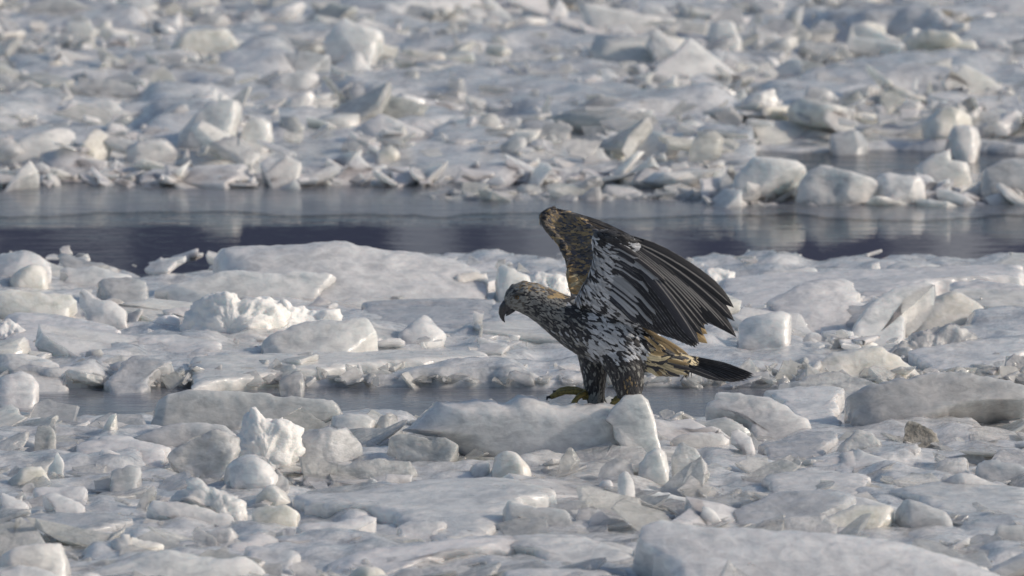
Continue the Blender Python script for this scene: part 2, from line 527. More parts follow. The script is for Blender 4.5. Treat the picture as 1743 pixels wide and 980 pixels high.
NEAR = [
# tile, outline, base line, face angle, thickness, style, material, name, label
('1', [(675,245),(690,170),(735,80),(790,25),(850,12),(960,22),(1130,50),(1300,78),(1420,98),(1600,115),(1760,120),(1740,180),(1500,200),(1240,200),(900,240)], 255, 58, .26, 'slab', 'grey', 'ice_ledge', 'long smooth grey slab sloping down behind the snowy lumps beside the narrow channel'),
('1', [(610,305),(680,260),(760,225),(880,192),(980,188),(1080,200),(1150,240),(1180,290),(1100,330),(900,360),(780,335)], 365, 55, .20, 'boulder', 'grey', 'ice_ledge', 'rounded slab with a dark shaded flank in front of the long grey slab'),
('1', [(800,420),(850,350),(915,245),(960,240),(1060,255),(1170,300),(1180,360),(1130,430),(1060,470),(900,440)], 475, 74, .20, 'rough', 'frost', 'ice_block', 'frosted translucent block with a straight slanting edge beside the white dome'),
('1', [(1130,300),(1190,230),(1215,170),(1240,125),(1265,140),(1290,190),(1340,200),(1370,180),(1430,190),(1490,260),(1480,330),(1400,400),(1250,410),(1150,380)], 440, 74, .22, 'snow', 'snow', 'snow_clump', 'lumpy white snow clump topped by one pointed knob'),
('1', [(1097,480),(1110,430),(1150,395),(1195,363),(1260,370),(1310,395),(1360,440),(1390,490),(1370,520),(1300,545),(1150,545)], 552, 72, .26, 'boulder', 'white', 'ice_boulder', 'smooth white dome-shaped ice boulder above the cream stained blocks'),
('1', [(790,590),(830,545),(880,510),(870,475),(930,465),(980,485),(1030,525),(1090,520),(1150,560),(1250,600),(1260,650),(1200,700),(1100,670),(950,620)], 700, 58, .22, 'snow', 'white', 'snow_clump', 'cream white lumpy mound below the white dome'),
('1', [(1239,570),(1300,530),(1370,515),(1430,560),(1462,600),(1390,620),(1240,635)], 640, 65, .14, 'slab', 'cream', 'ice_block', 'cream stained block directly under the white dome'),
('2', [(0,715),(0,640),(70,625),(160,620),(235,665),(225,690),(180,725),(110,720)], 728, 70, .14, 'slab', 'cream', 'ice_block', 'cream yellow block with cut corners at the end of the lumpy mound'),
('1', [(225,435),(280,370),(310,420),(340,465),(270,472)], 478, 72, .10, 'shard', 'white', 'ice_shard', 'small white pyramid of ice standing alone on grey slush'),
('1', [(360,350),(500,305),(620,310),(740,335),(840,360),(780,385),(600,390),(450,380)], 398, 16, .10, 'plate', 'white', 'ice_plate', 'flat pale plate lying below the dark flank of the rounded slab'),
('1', [(470,410),(495,350),(540,360),(630,400),(560,425)], 428, 50, .08, 'slab', 'white', 'ice_chunk', 'white wedge lying between the small pyramid and the frosted block'),
('1', [(715,640),(710,610),(760,600),(850,605),(1000,640),(1150,680),(1200,710),(1000,715),(850,690),(740,680)], 718, 30, .09, 'plate', 'white', 'ice_plate', 'tilted white plate with a jagged end in front of the cream mound'),
('1', [(0,830),(60,790),(160,768),(260,770),(310,800),(345,850),(358,890),(340,940),(300,985),(0,990)], 1005, 66, .30, 'boulder', 'white', 'ice_boulder', 'big smooth pale boulder with a rounded end at the front of the ice'),
('1', [(-60,915),(150,930),(280,960),(330,1000),(330,1030),(-60,1030)], 1050, 40, .15, 'slab', 'white', 'ice_ledge', 'low white slab leaning against the front of the big pale boulder'),
('1', [(340,980),(360,900),(500,850),(590,805),(655,790),(740,835),(900,870),(1100,900),(1297,890),(1300,980),(900,985),(540,985)], 992, 26, .16, 'slab', 'white', 'ice_ledge', 'wide ridge-topped slab beside the big pale boulder'),
('1', [(370,960),(420,945),(520,948),(535,980),(350,1000)], 1010, 55, .08, 'slab', 'white', 'ice_chunk', 'small flat-topped white piece in front of the ridge-topped slab'),
('1', [(0,580),(100,620),(150,650),(130,680),(-20,685)], 692, 30, .10, 'plate', 'white', 'ice_plate', 'smooth white plate dipping towards a pale flat sheet above the big boulder'),
('1', [(210,590),(280,590),(380,630),(470,665),(380,668),(280,655),(230,625)], 672, 30, .06, 'plate', 'white', 'ice_plate', 'thin bright plate with a sharp tapering tip behind the flat grey sheet'),
('1', [(0,700),(200,675),(450,665),(720,690),(720,715),(400,740),(100,750)], 757, 5, .07, 'plate', 'grey', 'ice_plate', 'broad flat grey sheet between the thin bright plate and the big boulder'),
('1', [(640,620),(700,565),(760,525),(785,560),(740,600),(660,640)], 645, 42, .08, 'shard', 'clear', 'ice_shard', 'smooth glassy grey shard with a rounded tip in front of the frosted block'),
('1', [(20,500),(110,450),(200,445),(260,490),(230,515),(60,515)], 522, 45, .10, 'rough', 'cream', 'ice_chunk', 'dull brownish chunk beside the small white pyramid'),
('1', [(80,435),(130,395),(230,368),(290,372),(250,420),(150,450)], 460, 40, .10, 'rough', 'frost', 'ice_chunk', 'pale frosted chunk behind the small white pyramid'),
('1', [(145,340),(165,250),(240,245),(270,300),(280,345),(200,352)], 355, 75, .08, 'shard', 'frost', 'ice_shard', 'upright glassy fan of ice at the end of the narrow channel'),
('1', [(440,300),(480,265),(530,190),(560,170),(575,260),(575,295),(500,312)], 315, 70, .09, 'rough', 'cream', 'ice_chunk', 'brown tinged pointed chunk against the end of the long grey slab'),
('1', [(150,545),(300,530),(440,530),(450,560),(380,600),(250,590)], 606, 25, .08, 'plate', 'white', 'ice_plate', 'soft edged white plate under the small white pyramid'),
('1', [(920,780),(960,740),(1050,790),(1085,815),(1000,818)], 822, 55, .06, 'shard', 'clear', 'ice_shard', 'dark triangular glassy shard below the jagged white plate'),
('1', [(990,740),(1080,720),(1140,725),(1175,775),(1140,800),(1080,798)], 812, 65, .09, 'slab', 'frost', 'ice_block', 'small frosted block resting against the dark triangular shard'),
('1', [(540,470),(560,455),(640,450),(690,480),(680,530),(600,545),(550,540)], 552, 35, .07, 'plate', 'grey', 'ice_plate', 'square cornered grey plate behind the glassy rounded shard'),
('2', [(360,225),(400,190),(480,170),(560,180),(590,210),(560,260),(480,280),(420,250)], 300, 48, .12, 'slab', 'white', 'ice_block', 'pale block with a rounded top between the snow clump and the perch'),
('2', [(175,320),(210,250),(300,235),(450,245),(475,270),(520,355),(510,390),(380,410),(260,405)], 418, 74, .18, 'rough', 'frost', 'ice_block', 'sparkling frosted block with a sloping side under the snow clump'),
('2', [(665,360),(668,265),(720,255),(760,265),(800,265),(870,300),(900,270),(960,265),(1025,290),(1033,350),(1000,400),(880,420),(700,405)], 432, 74, .18, 'rough', 'frost', 'ice_block', 'frosted white block with a knobbed end in front of the perch'),
('2', [(255,430),(500,400),(660,365),(790,390),(820,430),(810,470),(600,482),(400,472)], 488, 45, .12, 'rough', 'frost', 'ice_ledge', 'long low frosted slab below the two sparkling blocks'),
('3', [(-560,250),(-450,170),(-375,78),(-340,88),(-230,78),(-90,85),(0,100),(60,66),(150,68),(240,92),(330,102),(420,106),(540,108),(680,120),(720,230),(700,345),(560,370),(440,385),(300,370),(150,372),(0,348),(-200,335),(-350,290)], 392, 82, .50, 'perch', 'white', 'ice_block', 'large smooth white block on which the eagle stands'),
('2', [(1140,470),(1160,410),(1200,370),(1240,360),(1297,375),(1370,440),(1385,488),(1240,492)], 496, 72, .16, 'boulder', 'cream', 'ice_boulder', 'round brownish boulder in front of the block the eagle stands on'),
('2', [(1030,475),(1060,430),(1130,405),(1170,405),(1150,470)], 482, 55, .10, 'boulder', 'white', 'ice_chunk', 'low pale chunk tucked beside the round brownish boulder'),
('2', [(100,600),(500,570),(860,510),(1300,505),(1540,560),(1560,590),(1400,620),(1300,690),(1000,735),(800,705),(600,672),(200,640)], 742, 3.5, .09, 'plate', 'white', 'ice_floe', 'broad flat white floe in front of the round brownish boulder'),
('2', [(120,905),(400,860),(800,810),(1100,775),(1330,755),(1400,800),(1300,845),(1000,870),(600,892),(300,908)], 914, 11, .12, 'slab', 'white', 'ice_ledge', 'very long smooth beam-like slab lying across the front rubble'),
('2', [(430,985),(480,935),(540,905),(620,920),(690,980),(690,1020),(430,1020)], 1030, 66, .16, 'boulder', 'cream', 'ice_boulder', 'cone shaped cream boulder in front of the beam-like slab'),
('2', [(200,740),(380,700),(560,670),(610,680),(570,720),(530,750),(490,780),(350,772)], 788, 24, .08, 'plate', 'white', 'ice_plate', 'white plate curling down at the front edge of the flat floe'),
('2', [(110,825),(120,788),(300,790),(312,815),(290,828)], 832, 60, .06, 'slab', 'white', 'ice_chunk', 'small brick-like white piece beside the beam-like slab'),
('2', [(-20,840),(220,855),(230,880),(130,905),(-20,900)], 908, 10, .06, 'plate', 'white', 'ice_plate', 'flat white plate touching the tip of the beam-like slab'),
('2', [(680,930),(760,885),(1000,880),(1150,900),(1100,950),(950,972),(760,955)], 978, 45, .10, 'rough', 'frost', 'ice_chunk', 'crumbly frosted strip under the beam-like slab'),
('2', [(690,740),(740,712),(860,695),(960,720),(900,760),(760,772)], 777, 14, .07, 'plate', 'white', 'ice_plate', 'rounded white plate breaking off the front edge of the flat floe'),
('2', [(560,270),(600,215),(690,180),(740,200),(700,240),(620,275)], 300, 45, .08, 'shard', 'frost', 'ice_shard', 'scratched glassy plate leaning on the end of the eagle\'s perch'),
('3', [(465,180),(520,105),(570,80),(640,66),(685,70),(740,130),(765,190),(775,260),(790,310),(770,345),(700,362),(620,345),(560,310),(510,245),(480,200)], 404, 78, .09, 'slab', 'white', 'ice_block', 'upright rounded grey white block hiding the eagle\'s rear foot'),
('3', [(1025,65),(1100,62),(1250,95),(1400,155),(1500,215),(1580,260),(1400,272),(1240,275),(1180,220),(1100,175),(990,140),(985,120),(1040,108)], 282, 34, .14, 'slab', 'white', 'ice_ledge', 'bright wedge slab with a ragged top sloping away from the eagle'),
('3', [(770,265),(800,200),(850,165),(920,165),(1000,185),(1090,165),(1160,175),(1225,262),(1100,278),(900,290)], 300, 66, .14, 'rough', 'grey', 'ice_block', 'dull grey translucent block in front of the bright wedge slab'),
('3', [(810,320),(870,285),(960,265),(1090,275),(1100,320),(1050,345),(900,348)], 354, 32, .10, 'plate', 'white', 'ice_plate', 'white plate lying in front of the dull grey block'),
('3', [(1095,275),(1140,268),(1210,300),(1270,370),(1200,382),(1170,345),(1100,335)], 388, 50, .09, 'rough', 'white', 'ice_chunk', 'cracked white chunk at the end of the plate before the grey block'),
('3', [(650,440),(690,380),(740,360),(785,365),(800,430),(800,500),(730,502),(670,490)], 508, 78, .13, 'slab', 'white', 'ice_block', 'upright squarish white block below the upright rounded block'),
('3', [(538,610),(545,540),(560,480),(585,453),(605,470),(625,520),(632,590),(610,625),(560,628)], 633, 76, .07, 'shard', 'white', 'ice_shard', 'small white spike with a notched tip standing in front of the perch'),
('3', [(800,470),(800,360),(850,340),(950,360),(1010,430),(960,480),(850,492)], 498, 60, .13, 'rough', 'frost', 'ice_block', 'rough frosted chunk beside the upright squarish block'),
('3', [(600,745),(660,720),(760,665),(830,690),(1000,720),(1240,730),(1600,760),(1850,780),(2050,830),(2300,920),(2530,965),(2540,1030),(900,1030),(800,900),(680,800)], 1042, 26, .22, 'slab', 'white', 'ice_ledge', 'huge sloping white slab with a sharp corner along the front of the ice'),
('3', [(955,680),(985,612),(1040,650),(1150,720),(1100,728),(960,695)], 738, 62, .08, 'shard', 'white', 'ice_shard', 'white fin behind the sharp corner of the huge slab'),
('3', [(600,665),(700,635),(845,605),(890,640),(900,670),(760,670),(640,715)], 722, 40, .08, 'rough', 'frost', 'ice_plate', 'frosted plate with a bright rim just behind the huge slab'),
('3', [(-20,600),(120,620),(320,640),(355,690),(330,740),(200,722),(-20,722)], 746, 38, .12, 'slab', 'grey', 'ice_ledge', 'low grey slab with a blunt end beside the dark hollow'),
('3', [(-20,760),(200,740),(330,760),(480,800),(650,795),(690,840),(640,880),(400,900),(100,850),(-20,820)], 908, 14, .10, 'slab', 'white', 'ice_plate', 'layered white plate beside the corner of the huge slab'),
('3', [(440,500),(520,495),(540,540),(470,560),(430,545)], 566, 60, .07, 'boulder', 'white', 'ice_chunk', 'small round white lump next to the notched spike'),
('3', [(360,640),(470,610),(600,650),(620,705),(480,718),(360,712)], 722, 22, .06, 'shard', 'clear', 'ice_plate', 'dark glassy plate in the hollow below the notched spike'),
('3', [(560,920),(640,880),(720,900),(700,928)], 932, 45, .05, 'rough', 'dirty', 'ice_chunk', 'dark lump under the sharp corner of the huge slab'),  # darkest ice material on a small lump
('3', [(-20,960),(200,945),(500,975),(520,1015),(-20,1015)], 1022, 10, .08, 'plate', 'white', 'ice_plate', 'flat white plate in front of the layered plate'),
('3', [(240,450),(270,400),(320,360),(380,400),(330,440),(280,472)], 478, 60, .06, 'shard', 'clear', 'ice_shard', 'ribbed clear shard in the slush near the round brownish boulder'),
('3', [(440,470),(480,420),(560,398),(630,430),(690,503),(600,502)], 510, 60, .09, 'shard', 'clear', 'ice_chunk', 'clear glassy dome behind the notched spike'),
('4', [(-160,650),(60,560),(320,540),(520,560),(480,620),(330,680),(180,720),(-100,715)], 728, 16, .12, 'slab', 'grey', 'ice_ledge', 'wide blue grey slab behind the low half of the huge slab'),
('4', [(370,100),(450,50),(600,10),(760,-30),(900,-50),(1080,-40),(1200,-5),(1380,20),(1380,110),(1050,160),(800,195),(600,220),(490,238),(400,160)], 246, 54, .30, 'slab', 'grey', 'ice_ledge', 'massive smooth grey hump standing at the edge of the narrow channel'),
('4', [(1000,190),(1040,110),(1080,55),(1140,75),(1380,95),(1380,165),(1200,185),(1080,198)], 214, 66, .16, 'rough', 'frost', 'ice_block', 'pale frosted block in front of the massive grey hump'),
('4', [(860,210),(880,165),(960,130),(1040,180),(1000,210)], 222, 64, .08, 'rough', 'white', 'ice_chunk', 'small bright angular chunk at the foot of the pale frosted block'),
('4', [(350,375),(400,300),(460,260),(540,280),(590,320),(592,372),(480,388)], 394, 66, .12, 'rough', 'frost', 'ice_block', 'crumbly glistening chunk in front of the massive grey hump'),
('4', [(690,290),(740,230),(790,250),(870,270),(900,325),(810,332),(740,315)], 336, 55, .09, 'rough', 'dirty', 'ice_chunk', 'dark brown stained chunk below the massive grey hump'),
('4', [(820,560),(880,500),(980,460),(1080,455),(1170,465),(1200,510),(1220,548),(1100,572),(900,582)], 594, 38, .14, 'slab', 'white', 'ice_ledge', 'smooth whitish slab with a rounded end on a flat floe'),
('4', [(640,705),(670,620),(710,598),(800,610),(930,655),(1010,728),(900,742),(760,725)], 746, 50, .13, 'slab', 'grey', 'ice_ledge', 'grey slab with one steep edge next to the stained tilted plate'),
('4', [(180,732),(300,690),(450,640),(600,610),(670,630),(640,690),(560,722),(400,748)], 754, 34, .08, 'plate', 'cream', 'ice_plate', 'brown stained tilted plate above the huge slab'),
('4', [(580,560),(880,520),(1380,560),(1380,640),(1000,642),(700,602)], 652, 4, .07, 'plate', 'white', 'ice_floe', 'flat pale floe under the smooth whitish slab'),
('4', [(400,990),(410,910),(430,870),(455,855),(480,890),(470,940),(450,990)], 1002, 74, .07, 'snow', 'snow', 'snow_clump', 'upright thumb of snow on the front of the huge slab'),
('4', [(465,900),(500,855),(540,880),(565,915),(520,990),(480,990)], 1000, 70, .07, 'snow', 'white', 'snow_clump', 'greyish snow lump close beside the thumb of snow'),
('4', [(560,830),(580,805),(640,835),(685,890),(720,940),(800,990),(600,1000),(580,900)], 1010, 66, .10, 'snow', 'snow', 'snow_clump', 'tall sloping snow lump on the front of the huge slab'),
('4', [(1040,975),(1050,935),(1085,920),(1130,960),(1130,1010),(1040,1010)], 1016, 72, .08, 'snow', 'white', 'snow_clump', 'round snow ball at the low end of the huge slab'),
('4', [(1140,795),(1150,730),(1380,725),(1380,795)], 800, 50, .09, 'slab', 'grey', 'ice_block', 'square cut grey block near the grey slab with the steep edge'),
('4', [(1165,718),(1200,685),(1255,690),(1262,714)], 722, 60, .05, 'boulder', 'clear', 'ice_chunk', 'shiny clear lump on top of the square cut grey block'),
('4', [(590,402),(620,370),(700,340),(780,320),(820,350),(780,385),(650,407)], 412, 24, .07, 'plate', 'white', 'ice_plate', 'bluish white plate below the dark brown stained chunk'),
('4', [(250,425),(400,390),(540,410),(500,432),(350,447)], 450, 14, .06, 'plate', 'white', 'ice_plate', 'flat plate in front of the crumbly glistening chunk'),
('4', [(0,345),(200,285),(390,272),(400,320),(200,367),(20,374)], 378, 10, .08, 'plate', 'grey', 'ice_plate', 'flat grey plate beside the crumbly glistening chunk'),
('4', [(800,462),(870,420),(1020,400),(1028,460),(900,472)], 476, 28, .07, 'plate', 'frost', 'ice_plate', 'translucent plate behind the smooth whitish slab'),
('4', [(1030,455),(1060,400),(1160,400),(1380,460),(1380,485),(1100,474)], 488, 35, .08, 'plate', 'grey', 'ice_plate', 'grey plate behind the rounded end of the smooth whitish slab'),
('4', [(0,490),(240,460),(560,495),(600,530),(300,560),(0,560)], 566, 5, .06, 'plate', 'white', 'ice_floe', 'flat whitish floe between the glistening chunk and the blue grey slab'),
('4', [(0,75),(180,45),(440,45),(440,90),(390,110),(390,200),(280,212),(60,120)], 218, 5, .06, 'plate', 'white', 'ice_floe', 'flat bluish floe between the bright wedge slab and the grey hump'),
]
MID = [
('5', [(-40,110),(20,98),(120,120),(210,140),(290,175),(345,220),(330,260),(200,290),(-40,300)], 330, 34, .2, 'slab', 'white', 'ice_ledge', 'pale sloping slab at the edge of the wide channel above a shaded boulder'),
('5', [(30,280),(60,240),(130,200),(210,180),(270,230),(290,300),(260,342),(100,335)], 350, 68, .2, 'boulder', 'cream', 'ice_boulder', 'shaded brownish boulder resting on a log-like slab'),
('5', [(-40,330),(150,335),(280,345),(420,345),(440,400),(400,440),(355,482),(150,478),(-40,460)], 490, 66, .2, 'slab', 'cream', 'ice_ledge', 'log-like stained slab below the shaded boulder'),
('5', [(440,300),(480,310),(560,370),(650,400),(720,470),(830,545),(780,552),(620,512),(490,498),(455,430)], 562, 66, .10, 'shard', 'white', 'ice_shard', 'tall white blade of ice leaning beside the log-like slab'),
('5', [(500,300),(620,280),(780,275),(850,310),(910,410),(800,422),(640,397),(560,360)], 436, 26, .12, 'plate', 'grey', 'ice_plate', 'tilted greyish plate behind the tall white blade'),
('5', [(340,225),(420,215),(510,212),(530,198),(620,230),(690,260),(800,275),(700,292),(520,305),(350,305)], 315, 26, .12, 'plate', 'white', 'ice_plate', 'bright peaked plate at the channel edge behind the white blade'),
('5', [(870,345),(875,300),(925,255),(1000,265),(1170,225),(1350,215),(1600,240),(1750,215),(1930,250),(1900,300),(1810,390),(1720,412),(1500,385),(1200,395),(1050,392),(930,365)], 424, 44, .26, 'slab', 'white', 'ice_ledge', 'thick slab with a rounded end behind the snow clump'),
('6', [(-245,130),(-250,95),(0,90),(170,88),(400,70),(500,60),(580,80),(740,105),(1020,105),(1180,120),(1330,160),(1380,210),(1375,310),(1320,382),(1000,392),(700,402),(380,385),(0,375),(-230,200)], 412, 22, .30, 'slab', 'white', 'ice_ledge', 'biggest white slab with a wavy crest along the wide channel'),
('6', [(1060,372),(1090,320),(1180,270),(1280,235),(1370,220),(1380,290),(1320,382),(1200,370)], 392, 56, .16, 'rough', 'cream', 'ice_block', 'stained end of broken ice below the crest of the biggest slab'),
('6', [(1380,205),(1430,190),(1520,240),(1620,262),(1640,330),(1520,385),(1380,392)], 402, 48, .16, 'slab', 'white', 'ice_block', 'white block between the biggest slab and the eagle\'s head'),
('6', [(1535,260),(1600,225),(1690,220),(1780,235),(1840,290),(1760,345),(1560,345)], 352, 60, .16, 'snow', 'snow', 'snow_clump', 'brilliant white snow heap directly behind the eagle\'s nape'),
('5', [(1000,560),(1060,470),(1070,410),(1130,370),(1200,330),(1300,320),(1370,320),(1380,380),(1450,350),(1560,370),(1650,380),(1700,420),(1680,500),(1600,560),(1500,602),(1300,606),(1150,612),(1010,604)], 618, 64, .30, 'snow', 'snow', 'snow_clump', 'tall brilliant snow clump with a blue shadowed side'),
('5', [(820,555),(870,500),(960,480),(990,430),(1080,440),(1090,540),(1000,585),(900,572)], 594, 62, .14, 'rough', 'snow', 'snow_clump', 'blue shadowed wedge at the foot of the tall snow clump'),
('6', [(-60,430),(0,370),(60,350),(100,360),(200,380),(300,410),(430,420),(590,440),(580,480),(400,530),(200,560),(0,592)], 604, 34, .18, 'snow', 'snow', 'snow_clump', 'spiky white snow drift spreading out from the tall snow clump'),
('6', [(30,660),(100,600),(200,560),(320,530),(440,525),(560,520),(600,495),(650,500),(720,530),(760,600),(700,680),(400,705),(200,722),(80,712)], 728, 32, .18, 'slab', 'white', 'ice_ledge', 'smooth whaleback slab in front of the spiky snow drift'),
('6', [(780,600),(910,545),(940,495),(990,500),(1060,550),(1120,600),(900,642)], 650, 34, .12, 'boulder', 'white', 'ice_chunk', 'soft white bump between the whaleback slab and the small sail'),
('6', [(1258,470),(1350,490),(1300,540),(1285,580)], 588, 80, .03, 'shard', 'white', 'ice_shard', 'small triangular sail of ice near the eagle\'s beak'),
('6', [(155,850),(200,820),(250,788),(290,800),(298,840),(280,880),(180,884)], 890, 64, .10, 'boulder', 'clear', 'ice_boulder', 'grey glassy boulder at the edge of the narrow channel'),
('6', [(-450,740),(100,700),(600,692),(1520,695),(1540,740),(700,780),(0,790),(-450,800)], 806, 3.5, .08, 'plate', 'white', 'ice_floe', 'long flat floe behind the narrow channel'),
('6', [(590,470),(600,420),(1000,405),(1430,400),(1450,510),(1000,522),(700,527)], 534, 5, .09, 'plate', 'grey', 'ice_floe', 'flat grey floe below the biggest slab'),
('5', [(-40,870),(40,820),(130,800),(190,820),(240,880),(220,928),(-40,938)], 944, 45, .14, 'boulder', 'white', 'ice_chunk', 'soft rounded mound at the end of the narrow channel'),
('5', [(-30,700),(150,700),(340,780),(440,812),(300,824),(100,806)], 830, 18, .09, 'plate', 'white', 'ice_plate', 'white plate with a bright broken edge behind the soft mound'),
('5', [(-40,520),(60,500),(130,520),(175,570),(100,622),(-40,632)], 642, 45, .13, 'snow', 'snow', 'snow_clump', 'snow bank under the log-like stained slab'),
('5', [(0,485),(400,490),(520,510),(800,590),(600,632),(100,652),(0,645)], 660, 6, .08, 'plate', 'white', 'ice_floe', 'flat snowy floe in front of the tall white blade'),
('5', [(750,645),(860,600),(1000,600),(1300,660),(1250,700),(900,722)], 730, 8, .07, 'plate', 'white', 'ice_plate', 'flat white plate in front of the blue shadowed wedge'),
('5', [(580,815),(720,740),(850,720),(1050,760),(950,805),(700,835)], 838, 18, .09, 'plate', 'grey', 'ice_plate', 'greyish tilted plate by the start of the long flat floe'),
('7', [(1095,165),(1150,120),(1250,90),(1300,110),(1370,160),(1300,192),(1120,188)], 198, 46, .18, 'boulder', 'white', 'ice_boulder', 'domed white boulder standing out against the dark water'),
('7', [(1030,165),(1080,148),(1098,188),(1050,194)], 200, 60, .10, 'slab', 'white', 'ice_chunk', 'small square chunk beside the domed boulder at the water'),
('7', [(500,195),(620,175),(760,160),(800,168),(820,208),(640,218),(520,218)], 224, 40, .12, 'slab', 'white', 'ice_ledge', 'long low white block at the dark water beyond the wing'),
('7', [(270,225),(280,180),(370,172),(410,190),(405,234),(290,236)], 240, 60, .12, 'snow', 'snow', 'snow_clump', 'frosty white lump just behind the eagle\'s wing feathers'),
('7', [(280,240),(500,215),(940,200),(1200,190),(1820,160),(1820,225),(1400,252),(980,292),(600,302),(300,302)], 308, 4, .10, 'plate', 'white', 'ice_floe', 'wide flat floe along the dark water behind the eagle'),
('7', [(560,335),(640,290),(760,230),(900,210),(945,230),(950,262),(980,280),(970,320),(1030,340),(1030,382),(850,432),(700,432)], 448, 20, .16, 'slab', 'white', 'ice_ledge', 'white slab with a scalloped edge beyond the wing tip'),
('7', [(830,475),(950,410),(1050,330),(1150,260),(1300,215),(1360,240),(1200,300),(1180,370),(1210,432),(1100,474),(950,484)], 494, 30, .16, 'slab', 'white', 'ice_ledge', 'long slab rising towards the domed boulder'),
('7', [(1180,405),(1220,350),(1330,290),(1420,270),(1520,310),(1600,370),(1560,412),(1400,424),(1250,424)], 434, 36, .16, 'boulder', 'cream', 'ice_ledge', 'cream tinted domed slab beside the long rising slab'),
('7', [(420,505),(430,430),(520,400),(620,383),(670,392),(690,420),(680,508),(560,524),(440,534)], 540, 60, .16, 'boulder', 'white', 'ice_block', 'smooth rounded block just beyond the eagle\'s wing tips'),
('7', [(700,625),(780,575),(900,530),(1000,505),(1060,520),(1120,570),(1250,590),(1300,622),(1100,642),(850,644)], 654, 38, .16, 'rough', 'cream', 'ice_ledge', 'brown shaded ridge of ice beyond the tail'),
('7', [(540,704),(850,645),(1100,645),(1120,690),(900,717),(700,718)], 722, 28, .10, 'rough', 'frost', 'ice_ledge', 'frosted low edge along the channel beyond the tail tip'),
('7', [(1050,545),(1200,450),(1380,420),(1550,450),(1660,490),(1500,512),(1250,564)], 574, 30, .14, 'snow', 'frost', 'ice_ledge', 'frosty bank above the brown shaded ridge'),
('7', [(1200,565),(1500,520),(1820,490),(1820,562),(1400,594)], 602, 6, .08, 'plate', 'white', 'ice_floe', 'flat blue white floe behind the massive grey hump'),
('7', [(1550,245),(1580,205),(1650,190),(1620,230),(1590,252)], 256, 66, .05, 'shard', 'white', 'ice_shard', 'slanting white splinter on the wide flat floe'),
('7', [(1460,225),(1480,180),(1520,170),(1545,222)], 232, 66, .07, 'rough', 'white', 'ice_chunk', 'pale chunk next to the slanting splinter'),
('7', [(1360,255),(1500,240),(1820,270),(1820,312),(1500,304)], 318, 12, .08, 'plate', 'white', 'ice_plate', 'white plate in front of the slanting splinter'),
('7', [(1640,275),(1690,240),(1725,265),(1700,280)], 284, 60, .06, 'slab', 'white', 'ice_chunk', 'small white wedge beside the slanting splinter'),
('7', [(380,605),(480,585),(520,600),(522,652),(400,645)], 658, 55, .08, 'rough', 'frost', 'ice_chunk', 'pale chunk directly behind the eagle\'s tail feathers'),
('7', [(1565,590),(1590,545),(1620,555),(1665,585),(1640,598)], 602, 60, .06, 'rough', 'grey', 'ice_chunk', 'grey stubby chunk on the flat floe behind the hump'),
('7', [(700,475),(760,450),(830,465),(865,492),(720,504)], 510, 40, .08, 'rough', 'white', 'ice_chunk', 'low white chunk beside the smooth rounded block'),
]
FARL = ' packed in the rubble beyond the wide channel'
FARG = 'ice chunks beyond the wide channel'
